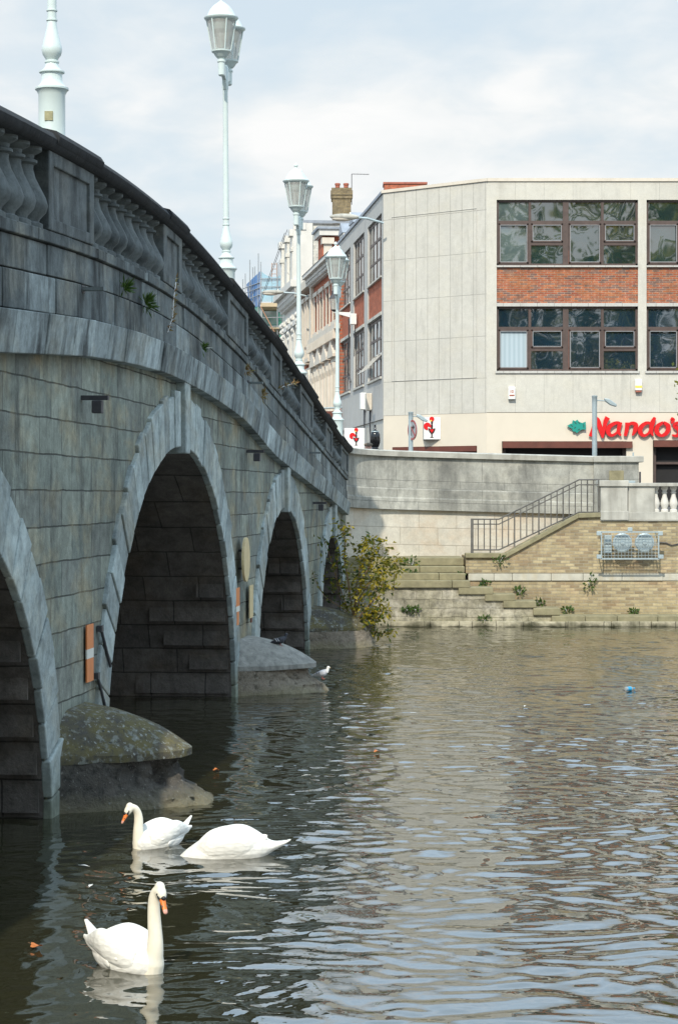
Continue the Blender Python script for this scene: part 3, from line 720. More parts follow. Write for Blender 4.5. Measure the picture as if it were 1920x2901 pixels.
# floodlight brackets on the wall and stone stubs on the upper course
def bracket(s, z, where, label):
    t = thing('wall_bracket', label, 'bracket', tuple(XF[bridge.name] @ Vector((s, 0, z))), BA, 'iron brackets on the bridge wall')
    MB().box(-0.035, 0.035, -0.30, 0.05, -0.025, 0.025).build('arm', 'iron', t)
    if where == 'wall': MB().box(-0.06, 0.06, -0.235, -0.125, -0.17, -0.03).build('hanging_box', 'iron', t, bevel=0.01)
bracket(1.45, 4.37, 'wall', 'iron bracket with a hanging box on the nearest pier wall left of the big arch')
bracket(14.45, 4.05, 'wall', 'iron bracket with a hanging box between the big and the middle arch')
bracket(24.9, 3.13, 'wall', 'small iron bracket with a hanging box on the bridge wall left of the leafy bush')
def stub(s, z, label):
    t = thing('wall_stub', label, 'stub', tuple(XF[bridge.name] @ Vector((s, -0.11, z))), BA, 'flat stubs on the upper bridge course')
    MB().box(-0.06, 0.06, -0.24, 0.04, -0.018, 0.018).build('stub_arm', 'blocks', t)
    MB().box(-0.075, 0.075, -0.012, 0.012, -0.04, 0.04).build('wall_plate', 'iron', t)
stub(1.0, 5.52, 'flat grey stub sticking out of the upper stone course above the nearest pier')
stub(13.9, 5.19, 'flat grey stub sticking out of the upper stone course below the second lamp post')
stub(23.2, 4.20, 'flat grey stub on the upper stone course near the far end of the bridge')
# navigation boards
def onwall(name, label, cat, s, z, y=-0.03, group=None): return thing(name, label, cat, tuple(XF[bridge.name] @ Vector((s, y, z))), BA, group)
t = onwall('marker_board', 'orange upright board with a white band on the nearest bridge pier', 'sign', 1.72, 1.55, group='orange and white boards on the piers')
MB().box(-0.17, 0.17, -0.012, 0.004, 0.045, 0.315).build('upper_panel', 'orange', t); MB().box(-0.17, 0.17, -0.013, 0.004, -0.06, 0.045).build('white_band', 'boardwhite', t); MB().box(-0.17, 0.17, -0.012, 0.004, -0.32, -0.06).build('lower_panel', 'orange', t)
t = onwall('marker_board', 'narrow orange board with a white band between the big and the middle arch', 'sign', 13.0, 1.48, y=-0.05, group='orange and white boards on the piers')
MB().box(-0.2, 0.2, -0.012, 0.004, 0.0, 0.30).build('upper_panel', 'orange', t); MB().box(-0.2, 0.2, -0.013, 0.004, -0.09, 0.0).build('white_band', 'boardwhite', t); MB().box(-0.12, 0.12, -0.012, 0.004, -0.31, -0.09).build('lower_panel', 'orange', t)
t = onwall('marker_board', 'yellowed narrow board on the bridge wall just left of the middle arch', 'sign', 14.55, 1.48, y=-0.06)
MB().box(-0.22, 0.22, -0.012, 0.004, -0.28, 0.28).build('panel', 'boardyellow', t); MB().box(-0.06, 0.06, -0.016, 0.004, -0.36, -0.28).build('foot_plate', 'brownwood', t)
t = onwall('round_sign', 'round yellowed sign seen almost edge on between the big and the middle arch', 'sign', 13.5, 2.23, y=-0.12)
m = MB(); ring = [(0.37 * math.cos(2 * math.pi * k / 32), 0.37 * math.sin(2 * math.pi * k / 32)) for k in range(32)]
m.prism(ring, -0.02, 0.02).build('disc', 'boardyellow', t)
MB().tube([(0, 0.15, 0.15), (0, 0.01, 0.15)], 0.02).build('fixing', 'iron', t); MB().tube([(0, 0.15, -0.15), (0, 0.01, -0.15)], 0.02).build('fixing', 'iron', t)
# slanting iron ties beside the big arch
for s, z, l in ((2.25, 1.62, 'upper slanting dark iron strut beside the orange board on the nearest pier'), (2.05, 1.10, 'lower slanting dark iron strut just above the nearest cutwater')):
    t = onwall('iron_strut', l, 'strut', s, z, y=-0.05, group='iron struts on the nearest pier')
    MB().tube([(0, 0, 0.16), (0.42, -0.02, -0.30)], 0.018, 6).build('rod', 'iron', t); MB().box(-0.05, 0.05, -0.02, 0.04, 0.13, 0.20).build('bracket_end', 'iron', t)

# ------------------------------------------------------------------ lamp posts on the parapet
def lamp_post():
    t = thing('lamp_post', 'x', 'lamp post')
    prof = [(0.185, -0.25), (0.185, 0.04), (0.155, 0.07), (0.145, 0.09), (0.145, 0.66), (0.165, 0.70), (0.182, 0.715), (0.182, 0.735), (0.15, 0.75), (0.125, 0.78), (0.113, 0.82), (0.113, 0.89), (0.138, 0.90), (0.138, 0.915),
            (0.10, 0.93), (0.075, 0.965), (0.068, 1.0), (0.079, 1.01), (0.079, 1.025), (0.062, 1.035), (0.075, 1.06), (0.100, 1.095), (0.111, 1.14), (0.108, 1.18), (0.092, 1.24), (0.072, 1.32), (0.056, 1.40), (0.050, 1.46), (0.061, 1.465), (0.061, 1.48),
            (0.049, 1.485), (0.049, 1.565), (0.060, 1.57), (0.060, 1.585), (0.050, 1.59), (0.046, 2.6), (0.042, 3.75), (0.055, 3.80), (0.055, 4.16), (0.03, 4.2)]
    MB().lathe(prof, seg=24).build('post', 'mint', t, smooth=40)
    MB().box(-0.152, -0.12, -0.045, 0.045, 0.36, 0.46).build('number_plate', 'brass', t)
    arm = MB()
    poly = [(-0.40, 4.13), (0.40, 4.13), (0.40, 4.02), (0.12, 3.93), (0.06, 3.78), (-0.06, 3.78), (-0.12, 3.93), (-0.40, 4.02)]
    arm.prism([(x, z) for x, z in poly], -0.03, 0.03).build('arm', 'mint', t)
    for sx in (-0.42, 0.42):
        l = MB().lathe([(0.035, 3.93), (0.055, 3.95), (0.058, 4.16), (0.072, 4.165), (0.072, 4.19), (0.055, 4.20), (0.055, 4.225), (0.07, 4.23), (0.10, 4.26), (0.13, 4.31), (0.165, 4.335), (0.168, 4.36), (0.15, 4.365)], (sx, 0, 0), 24).build('lantern', 'mint', t, smooth=40)
        MB().lathe([(0.155, 4.366), (0.242, 4.86)], (sx, 0, 0), 24).build('glass', 'lampglass', l, smooth=40)
        MB().lathe([(0.02, 4.66), (0.16, 4.70), (0.19, 4.80), (0.19, 4.83), (0.02, 4.84)], (sx, 0, 0), 20).build('reflector', 'mint_dark', l, smooth=40)
        bars = MB()
        for k in range(6):
            a = math.pi / 6 + 2 * math.pi * k / 6
            bars.tube([(sx + 0.160 * math.cos(a), 0.160 * math.sin(a), 4.36), (sx + 0.248 * math.cos(a), 0.248 * math.sin(a), 4.87)], 0.012, 6)
        bars.build('glazing_bars', 'mint', l)
        MB().lathe([(0.235, 4.85), (0.268, 4.875), (0.292, 4.90), (0.292, 4.915), (0.26, 4.925), (0.235, 4.945), (0.215, 5.0), (0.18, 5.06), (0.13, 5.115), (0.07, 5.16), (0.03, 5.19), (0.022, 5.21), (0.04, 5.225), (0.045, 5.25), (0.035, 5.275), (0.012, 5.29), (0.004, 5.31)], (sx, 0, 0), 24).build('dome', 'mint', l, smooth=45)
    return t
lp0 = lamp_post()
for i, (s, y, lab, dz) in enumerate([(1.15, 0.26, 'tall mint green lamp post nearest the viewer, its lantern above the picture', 0), (14.35, 0.33, 'tall mint green lamp post with two lanterns standing alone against the sky', 0.0),
                             (25.1, 0.325, 'mint green lamp post with two lanterns standing in front of the white ornate building', 0.0), (33.3, 0.28, 'furthest mint green lamp post, beside the side windows of the concrete building', 0.05)]):
    o = lp0 if i == 0 else copy_tree(lp0)
    o.location = XF[bridge.name] @ Vector((s, y, T(s) - 0.01 + dz)); o.rotation_euler = ((0, -0.006, -0.005, 0)[i], 0, BA)
    tag(o, lab, 'lamp post', 'mint green lamp posts on the bridge')
# ------------------------------------------------------------------ curved wing wall joining the bridge to the bank
def smooth_path(pts, n):
    pts = [Vector(p) for p in pts]; out = []
    for i in range(len(pts) - 1):
        a, b, c, d = pts[max(i - 1, 0)], pts[i], pts[i + 1], pts[min(i + 2, len(pts) - 1)]
        for k in range(n):
            t = k / n
            out.append(0.5 * ((2 * b) + (c - a) * t + (2 * a - 5 * b + 4 * c - d) * t * t + (3 * b - a - 3 * c + d) * t ** 3))
    return out + [pts[-1]]
WP = smooth_path([(0.08, 53.4), (0.19, 54.3), (0.48, 54.95), (1.05, 55.45), (1.9, 55.75), (3.0, 55.88), (4.6, 55.95), (6.75, 56.0)], 6)
WN = []
for i, p in enumerate(WP):
    d = (WP[min(i + 1, len(WP) - 1)] - WP[max(i - 1, 0)]).normalized(); WN.append((d.y, -d.x))
wp = [(p.x, p.y) for p in WP]
wl = [0.0]
for a, b in zip(wp[:-1], wp[1:]): wl.append(wl[-1] + math.dist(a, b))
def wt(i): f = wl[i] / wl[-1]; return 4.59 - 0.25 * f ** 0.8
wing = thing('wing_wall', 'curved pale stone wall with a flat coping between the bridge and the river steps', 'wall', (wp[0][0], wp[0][1], 0))
MB().sweep(wp, WN, lambda i: [(0.0, wt(i) - 0.16, 0), (0.0, wt(i) - 0.98, .82), (-0.4, wt(i) - 0.98, 1.2), (-0.4, wt(i) - 0.16, 2)]).build('upper_face', 'wing', wing, world=True)
MB().sweep(wp, WN, lambda i: [(0.10, wt(i) - 0.01 - 0.15, 0), (0.12, wt(i) - 0.03, .13), (0.06, wt(i), .2), (-0.5, wt(i), .7), (-0.5, wt(i) - 0.158, .9)]).build('coping', 'oldstone', wing, world=True, smooth=40)
MB().sweep(wp, WN, lambda i: [(0.03, wt(i) - 0.985, .25), (0.05, wt(i) - 1.02, .3), (0.05, wt(i) - 1.23, .5), (0.085, wt(i) - 1.26, .55), (0.10, wt(i) - 1.55, .8), (-0.4, wt(i) - 1.55, 1.4), (-0.4, wt(i) - 0.985, 1.8)]).build('string_course', 'wing', wing, world=True)
MB().sweep(wp, WN, lambda i: [(-0.03, wt(i) - 1.555, .0), (-0.02, -1.0, 3.6), (-0.4, -1.0, 4), (-0.4, wt(i) - 1.555, 5)]).build('lower_face', 'wing_low', wing, world=True)
# end pilaster
MB().box(6.72, 7.90, 55.9, 56.5, 2.5, 4.17).build('pilaster', 'wing', wing, world=True)
MB().box(6.70, 8.02, 55.82, 56.6, 4.17, 4.335).build('pilaster_coping', 'oldstone', wing, world=True, bevel=0.02)
MB().box(7.12, 7.50, 55.86, 55.9, 3.28, 3.95).build('repair_slab', 'step', wing, world=True)
MB().tube([(7.76, 55.95, 4.33), (7.76, 55.95, 4.43)], 0.02).build('stub_pipe', 'galv', wing, world=True)
t = thing('junction_box', 'small pale blue box on the end of the wing wall beside the brick patch', 'box', (7.66, 55.86, 3.48))
MB().box(-0.13, 0.13, -0.08, 0.04, -0.2, 0.2).build('casing', 'galv', t, bevel=0.01); MB().box(-0.11, 0.11, -0.09, -0.08, -0.17, 0.17).build('cover', 'galv', t)
t = thing('wall_pipe', 'dark upright pipe at the outer edge of the wing wall end', 'pipe', (7.94, 55.95, 3.3))
MB().tube([(0, 0, -0.6), (0, 0, 0.62)], 0.025).build('pipe', 'iron', t)

# ------------------------------------------------------------------ landing steps
def X(u, Y=53.2): return (u - 960) / F * Y
def Z(v, Y=53.2): return CH + (VH - v) / F * Y
steps = thing('river_steps', 'worn mossy stone steps leading from the wing wall down to the water', 'steps', (X(1250), 53.2, 0))
m = MB()
m.prism([(0.12, -1.0), (X(1588), -1.0), (X(1588), Z(1742)), (X(1520), Z(1741)), (X(1520), Z(1722)), (X(1460), Z(1721)), (X(1460), Z(1703)), (X(1398), Z(1702)), (X(1398), Z(1684)), (X(1330), Z(1683)), (X(1330), Z(1666)), (0.12, Z(1666))], 53.2, 54.1)
m.build('rubble_wall', 'rubble', steps, world=True)
rs = random.Random(5)
def slab(x0, x1, y0, y1, z0, z1):
    x = x0
    m = MB()
    while x < x1 - 0.05:
        e = min(x + rs.uniform(0.8, 1.5), x1)
        if x1 - e < 0.4: e = x1
        j = rs.uniform(-0.012, 0.012)
        m.box(x + 0.004, e - 0.004, y0 + j, y1, z0, z1 + rs.uniform(-0.006, 0.006)); x = e
    return m
slab(0.14, X(1331), 53.12, 53.6, Z(1665), Z(1645)).build('step', 'step', steps, world=True, bevel=0.018)
for k, (v0, v1) in enumerate(((1645, 1625), (1625, 1606), (1606, 1583))):
    y = 53.50 + 0.36 * k
    slab(0.14, X(1320), y, 56.3, Z(v0), Z(v1) + 0.0).build('step', 'step', steps, world=True, bevel=0.018)
for (u0, u1, v1, v0) in ((1297, 1396, 1664, 1684), (1372, 1458, 1683, 1703), (1424, 1518, 1702, 1722), (1508, 1585, 1722, 1743)):
    slab(X(u0), X(u1), 53.13, 54.05, Z(v0) + 0.002, Z(v1)).build('step', 'step', steps, world=True, bevel=0.02)
m = slab(X(1560), 40, 53.10, 54.05, Z(1764), Z(1744)); m.build('ledge', 'step', steps, world=True, bevel=0.02)
MB().box(X(1560), 40, 53.2, 54.05, -1.0, Z(1764) - 0.003).build('ledge_wall', 'rubble', steps, world=True)
slab(0.14, 40, 53.06, 53.4, -0.5, Z(1760)).build('toe_stone', 'toe', steps, world=True, bevel=0.02)

# brick retaining wall beside the upper flight
YB = 54.0
bank = thing('brick_bank_wall', 'yellow stock brick river wall with a sloping top beside the upper steps', 'wall', (X(1600, YB), YB, 0))
def bx(u): return X(u, YB)
def bz(v): return Z(v, YB)
MB().prism([(bx(1322), bz(1742)), (40, bz(1742)), (40, bz(1646)), (bx(1322), bz(1646))], YB, 55.8).build('lower_brickwork', 'gault', bank, world=True)
MB().prism([(bx(1319), bz(1624)), (40, bz(1624)), (40, bz(1476)), (bx(1699), bz(1476)), (bx(1699), bz(1460)), (bx(1637), bz(1462)), (bx(1432), bz(1576)), (bx(1319), bz(1576))], YB + 0.02, 55.8).build('upper_brickwork', 'gault', bank, world=True)
m = MB()
for u0, u1 in ((1325, 1398), (1398, 1450), (1450, 1560), (1560, 1650), (1650, 1760), (1760, 1876)): m.box(bx(u0) + 0.004, bx(u1) - 0.004, YB - 0.04, 54.3, bz(1645), bz(1625))
m.box(bx(1876), 40, YB - 0.02, 54.3, bz(1645), bz(1625))
m.build('stone_ledge', 'ledge', bank, world=True, bevel=0.01)
m = MB()
def strip(u0, v0, u1, v1, th=0.12):
    b = [(bx(u0), YB - 0.06, bz(v0) - th), (bx(u1), YB - 0.06, bz(v1) - th), (bx(u1), 54.45, bz(v1) - th), (bx(u0), 54.45, bz(v0) - th)]
    m.hexa(b, [(x, y, z + th) for x, y, z in b])
strip(1318, 1567, 1432, 1567); strip(1432, 1567, 1637, 1454); strip(1637, 1454, 1699, 1452)
m.build('sloping_coping', 'step', bank, world=True, bevel=0.012)
MB().box(bx(1699), 40, YB - 0.03, 55.8, bz(1476), bz(1474)).build('brick_top', 'oldstone', bank, world=True)

# railing
railing = thing('stair_railing', 'dark iron railing climbing beside the upper river steps', 'railing', (bx(1340), YB + 0.08, bz(1570)))
yr = YB + 0.08
def rv(u, flat0, flat1, dz=0):      # row of a rail at column u
    return flat0 if u < 1413 else flat1 if u > 1640 else flat0 + (flat1 - flat0) * (u - 1413) / 227
for name, f0, f1 in (('top_rail', 1471, 1359), ('upper_rail', 1485, 1373), ('bottom_rail', 1558, 1451)):
    MB().tube([(bx(u), yr, bz(rv(u, f0, f1))) for u in (1337, 1413, 1640, 1697)], 0.019 if name != 'upper_rail' else 0.015, 6).build(name, 'rail', railing, world=True)
k = 0
for u in np.arange(1354, 1697, 17.2):
    long = k % 4 == 2
    MB().tube([(bx(u), yr, bz(rv(u, 1471, 1359))), (bx(u), yr, bz(rv(u, 1558 + (12 if long else 0), 1451 + (12 if long else 0))))], 0.014 if not long else 0.018, 6).build('baluster', 'rail', railing, world=True); k += 1
MB().box(bx(1337) - 0.035, bx(1337) + 0.035, yr - 0.03, yr + 0.03, bz(1572), bz(1469)).build('post', 'rail', railing, world=True)
MB().box(bx(1696) - 0.02, bx(1696) + 0.02, yr - 0.02, yr + 0.02, bz(1462), bz(1358)).build('post', 'rail', railing, world=True)

# pier and balustrade
bal = thing('stone_balustrade', 'pale stone balustrade with white balusters on top of the brick river wall', 'balustrade', (bx(1850), YB + 0.2, bz(1476)))
m = MB().box(bx(1700), bx(1776), YB - 0.02, YB + 0.7, bz(1448), bz(1378)); p = m.build('pier', 'oldstone', bal, world=True)
MB().box(bx(1696), bx(1779), YB - 0.07, YB + 0.75, bz(1378), bz(1361)).build('pier_cap', 'oldstone', bal, world=True, bevel=0.015)
MB().box(bx(1699), bx(1779), YB - 0.06, YB + 0.75, bz(1474) + 0.003, bz(1448)).build('pier_base', 'oldstone', bal, world=True, bevel=0.015)
MB().box(bx(1779) + 0.003, bx(1854), YB + 0.06, YB + 0.5, bz(1450), bz(1378)).build('panel', 'oldstone', bal, world=True)
MB().box(bx(1779) + 0.003, 30, YB + 0.0, YB + 0.55, bz(1378) + 0.002, bz(1368)).build('handrail', 'oldstone', bal, world=True, bevel=0.012)
MB().box(bx(1779) + 0.003, 30, YB + 0.02, YB + 0.55, bz(1474) + 0.003, bz(1450) - 0.002).build('plinth', 'oldstone', bal, world=True, bevel=0.012)
bp_ = [(0.10, 0), (0.10, 0.05), (0.07, 0.07), (0.075, 0.10), (0.105, 0.17), (0.11, 0.22), (0.09, 0.30), (0.06, 0.39), (0.052, 0.46), (0.07, 0.475), (0.07, 0.50), (0.055, 0.515), (0.065, 0.56), (0.09, 0.58), (0.09, 0.645)]
me = None
for k in range(14):
    u = 1860 + 25.5 * k
    if me is None: o = MB().lathe(bp_, seg=16).build('baluster', 'white', bal, smooth=40); me = o.data
    else: o = bpy.data.objects.new('baluster', me); COL.objects.link(o); o.parent = bal
    o.location = Vector((bx(u), YB + 0.27, bz(1450) - 0.004)) - Vector(bal.location); o.scale = (1, 1, (bz(1378) - bz(1450) + 0.008) / 0.645)

# caged flood lights
cage = thing('light_cage', 'galvanised mesh cage fixed to the brick river wall around two round floodlights', 'cage', (bx(1787), YB, bz(1545)))
YC = YB - 0.52
def cx(u): return X(u, YC)
def cz(v): return Z(v, YC)
m = MB()
u0, u1, v0, v1 = 1702, 1864, 1507, 1583
for u in np.linspace(u0, u1, 18): m.tube([(cx(u), YC, cz(v0)), (cx(u), YC, cz(v1))], 0.0055, 4)
for v in np.linspace(v0, v1, 9): m.tube([(cx(u0), YC, cz(v)), (cx(u1), YC, cz(v))], 0.0055, 4)
for u in np.linspace(u0, u1, 18): m.tube([(cx(u), YC, cz(v1)), (cx(u), YB, cz(v1))], 0.005, 4)
for yy in np.linspace(YC, YB, 6): m.tube([(cx(u0), yy, cz(v1)), (cx(u1), yy, cz(v1))], 0.005, 4)
m.build('mesh', 'galv', cage, world=True)
m = MB()
for v in (v0, v1): m.box(cx(u0) - 0.02, cx(u1) + 0.02, YC - 0.02, YC + 0.01, cz(v) - 0.018, cz(v) + 0.018)
m.box(cx(u0), cx(u1), YC - 0.015, YC + 0.01, cz(1541) - 0.008, cz(1541) + 0.008)
for u in (u0, u1):
    m.box(cx(u) - 0.015, cx(u) + 0.015, YC - 0.02, YC + 0.01, cz(v1), cz(v0))
    for v in (v0, v1): m.tube([(cx(u), YC, cz(v)), (cx(u), YB, cz(v))], 0.014, 6)
m.build('frame', 'galv', cage, world=True)
for u, v in ((1695, 1511), (1783, 1500), (1869, 1511), (1695, 1577), (1871, 1577)): MB().box(cx(u) - 0.06, cx(u) + 0.06, YC - 0.03, YC - 0.005, cz(v) - 0.05, cz(v) + 0.05).build('lug', 'galv', cage, world=True, bevel=0.006)
for u, lab in ((1760, 'left round grey floodlight inside the mesh cage'), (1823, 'right round grey floodlight inside the mesh cage')):
    c = Vector((X(u, YB - 0.3), YB - 0.30, Z(1537, YB - 0.3)))
    t = thing('floodlight', lab, 'floodlight', tuple(c), 0, 'caged round floodlights')
    rot = Matrix.Rotation(R(90), 3, 'X')
    m = MB()
    prof = [(0.04, 0.0), (0.10, 0.01), (0.20, 0.03), (0.235, 0.06), (0.245, 0.09), (0.225, 0.11), (0.20, 0.115), (0.19, 0.105), (0.06, 0.10), (0.05, 0.14), (0.02, 0.145)]
    m.lathe(prof, seg=28); m.v = [(x, -z, y) for x, y, z in m.v]; m.build('housing', 'galv', t, smooth=40)
    m = MB(); m.lathe([(0.06, 0), (0.06, 0.26)], seg=12); m.v = [(x, z, y) for x, y, z in m.v]; m.build('rear_can', 'iron', t)
t = thing('control_gear', 'pair of grey switch boxes inside the mesh cage left of the floodlights', 'box', (X(1720, YB - .2), YB - 0.18, Z(1540, YB)))
for k in range(2): MB().box(-0.09, 0.09, -0.1, 0.18, -0.24 + 0.26 * k, -0.04 + 0.26 * k).build('gear_box', 'galv', t, bevel=0.01)
t = thing('power_cable', 'black cable leaving the mesh cage along the brick wall', 'cable', (bx(1866), YB - 0.02, bz(1537)))
MB().tube([(bx(u), YB - 0.015, bz(v)) for u, v in ((1862, 1537), (1885, 1538), (1900, 1545), (1915, 1542), (1935, 1536), (1990, 1534))], 0.014, 6).build('cable', 'iron', t, world=True)

# ------------------------------------------------------------------ plants
def leafmesh(m, c, rad, n, l, w, up=0.2, zsq=0.8):
    for _ in range(n):
        p = Vector((random.gauss(0, 1), random.gauss(0, 1), random.gauss(0, 1))).normalized() * random.random() ** 0.5
        q = Vector(c) + Vector((p.x * rad[0], p.y * rad[1], p.z * rad[2]))
        d = Vector((p.x, p.y, p.z * zsq + up)) + Vector((random.uniform(-.5, .5),) * 3)
        m.leaf(q, d, l * random.uniform(0.7, 1.3), w * random.uniform(0.7, 1.3), random.random())
def weed(pos, size, label, n=46, lf=0.085, squash=0.7, mat='leaf_green', cat='weed', group='green weeds on the river steps'):
    t = thing('weed', label, cat, tuple(pos), 0, group)
    m = MB(); leafmesh(m, (0, -0.02, size * 0.4), (size, size * 0.5, size * squash), n, lf, lf * 0.6); m.build('leaves', mat, t)
    m = MB()
    for k in range(4): m.tube([(0, 0.02, 0), (random.uniform(-.5, .5) * size, random.uniform(-.4, 0) * size, size * random.uniform(.4, .9))], 0.005, 4)
    m.build('stems', 'leaf_green', t)
for u, v, Y, s, lab in ((1414, 1595, 53.9, 0.17, 'green weed growing at the foot of the sloping coping'), (1167, 1601, 54.2, 0.20, 'spreading green weed on the top step'), (1165, 1634, 53.8, 0.17, 'green weed on the step below the top one, above the rubble wall'),
                        (1301, 1637, 53.8, 0.13, 'small green weed near the right end of the middle step'), (1372, 1658, 53.9, 0.12, 'low green weed at the back of the first small step'), (1471, 1682, 53.95, 0.16, 'green weed behind the second small step with brown leaves'),
                        (1527, 1712, 53.95, 0.12, 'small weed behind the lowest but one small step'), (1604, 1734, 53.95, 0.12, 'small weed at the end of the lowest small step'), (1793, 1738, 53.95, 0.11, 'small weed on the water ledge under the cage'),
                        (1370, 1764, 53.15, 0.16, 'bright green weed at the waterline of the rubble wall'), (1152, 1730, 53.15, 0.10, 'small weed on the rubble wall, left of a pair'), (1176, 1732, 53.15, 0.11, 'small weed on the rubble wall, right of a pair')):
    weed(at(u, v, Y), s, lab)
weed(at(1670, 1660, 53.93), 0.16, 'green weed hanging from the pale stone ledge of the brick wall', squash=1.5)
def walltuft(s, f_z, size, label, mat='leaf_green', n=90, lf=0.10, w=0.02, y=-0.16, squash=0.9):
    p = XF[bridge.name] @ Vector((s, y, f_z))
    t = thing('wall_plant', label, 'plant', tuple(p), BA, 'plants rooted in the bridge wall')
    m = MB()
    for _ in range(n):
        d = Vector((random.uniform(-1, 1), random.uniform(-1, 0.1), random.uniform(-0.5, 1) * squash)).normalized()
        m.leaf(d * random.uniform(0, size * 0.55), d, lf * random.uniform(.6, 1.3), w, random.random())
    m.build('leaves', mat, t)
walltuft(3.0, 5.72, 0.14, 'dark green tuft left of the bare pale stone on the upper bridge course')
walltuft(4.35, 5.66, 0.19, 'bushy green tuft hanging below the bare pale stone on the bridge', n=150, squash=1.2)
walltuft(8.7, 5.42, 0.10, 'small dark tuft on the bridge course above the big arch', n=50)
walltuft(15.2, 5.05, 0.14, 'sparse brownish plant on the bridge course above the pier after the big arch', 'leaf_dry', n=60, squash=1.6)
walltuft(13.2, 5.35, 0.10, 'rust coloured tuft at the foot of a pedestal below the second lamp post', 'leaf_dry', n=50, squash=1.6)
def stalk(s, z0, pts, label, mat, n, lf):
    p = XF[bridge.name] @ Vector((s, -0.12, z0)); t = thing('wall_stalk', label, 'plant', tuple(p), BA, 'plants rooted in the bridge wall')
    MB().tube(pts, 0.007, 5).build('stem', 'leaf_dry', t)
    m = MB()
    for _ in range(n):
        i = random.randrange(len(pts) - 1); a, b = Vector(pts[i]), Vector(pts[i + 1]); q = a.lerp(b, random.random())
        m.leaf(q, (random.uniform(-1, 1), random.uniform(-1, .2), random.uniform(-.3, .9)), lf * random.uniform(.6, 1.3), lf * 0.3, random.random())
    m.build('leaves', mat, t)
stalk(6.15, 5.45, [(0, 0, 0), (0.03, -0.06, 0.2), (0.0, -0.08, 0.45), (0.08, -0.10, 0.72)], 'tall thin yellowish stalk growing up the bridge parapet', 'leaf_dry', 60, 0.08)
stalk(17.6, 5.25, [(0, 0, 0), (0.1, -0.12, 0.08), (0.3, -0.25, 0.13), (0.55, -0.30, 0.17)], 'dried orange stalk sticking out sideways from the bridge below the third lamp post', 'leaf_dry', 60, 0.09)

# bush on the third cutwater
base = XF[bridge.name] @ Vector((24.95, -1.05, 0.55))
bush = thing('river_bush', 'thin yellow green bush growing from the furthest cutwater of the bridge', 'bush', tuple(base))
stems = MB(); lv = MB()
def shoot(path, rad, n, spread, droop=0.5, dark=False, lf=0.125):
    n = int(n * (0.8 if dark else 1.3)); spread *= 0.72
    path = [Vector(p) for p in path]
    stems.tube(path, [rad * (1 - 0.75 * i / (len(path) - 1)) for i in range(len(path))], 6)
    for _ in range(n):
        f = random.random() ** 0.75 * (len(path) - 1); i = min(int(f), len(path) - 2); q = path[i].lerp(path[i + 1], f - i)
        q = q + Vector((random.gauss(0, spread), random.gauss(0, spread), random.gauss(0, spread * 0.8)))
        d = Vector((random.uniform(-1, 1), random.uniform(-1, 1), random.uniform(-1.2, 0.5) * droop * 1.6))
        v = random.random() ** 1.1 * (0.35 if dark else 0.80)
        if not dark and random.random() < 0.03: v = 0.99
        lv.leaf(q, d, lf * random.uniform(0.4, 1.45), lf * 0.42 * random.uniform(.5, 1.4), v)
def bp2(u, v, dy=0.0):
    Yb = base.y + dy; return at(u, v, Yb) - Vector(base)
shoot([bp2(1003, 1766), bp2(993, 1700), bp2(985, 1640), bp2(975, 1585), bp2(978, 1540), bp2(972, 1500), bp2(960, 1485)], 0.022, 150, 0.13)
shoot([bp2(1003, 1766), bp2(1008, 1700, -.1), bp2(1025, 1640, -.2), bp2(1050, 1600, -.2), bp2(1060, 1560, -.2), bp2(1058, 1533, -.2)], 0.020, 300, 0.22)
shoot([bp2(1003, 1766), bp2(1020, 1690, .2), bp2(1060, 1630, .3), bp2(1090, 1600, .3), bp2(1115, 1590, .3), bp2(1135, 1612, .3)], 0.018, 210, 0.18)
shoot([bp2(1005, 1768), bp2(1030, 1730, -.3), bp2(1070, 1690, -.4), bp2(1085, 1650, -.4), bp2(1080, 1615, -.4)], 0.016, 260, 0.22)
shoot([bp2(1005, 1770), bp2(1040, 1760, -.3), bp2(1070, 1740, -.3), bp2(1085, 1722, -.4)], 0.014, 230, 0.17)
shoot([bp2(1005, 1772), bp2(1045, 1785), bp2(1085, 1795), bp2(1122, 1788)], 0.012, 90, 0.08)
shoot([bp2(1000, 1760), bp2(1005, 1690), bp2(1020, 1600), bp2(1027, 1550), bp2(1040, 1528)], 0.014, 130, 0.12)
shoot([bp2(1000, 1762, .3), bp2(975, 1700, .4), bp2(950, 1630, .3), bp2(932, 1570, .1), bp2(915, 1524, .0), bp2(900, 1522, .0)], 0.014, 90, 0.16, 1.0, True, 0.12)
shoot([bp2(985, 1735, .4), bp2(962, 1690, .4), bp2(950, 1640, .3), bp2(956, 1585, .3)], 0.012, 110, 0.15, 1.0, True, 0.12)
shoot([bp2(985, 1735, -.1), bp2(920, 1690, -.1), bp2(895, 1650, -.1), bp2(884, 1615, -.1)], 0.010, 40, 0.08, 1.0, True, 0.11)
stems.build('stems', 'bark', bush); lv.build('leaves', 'leaf', bush)

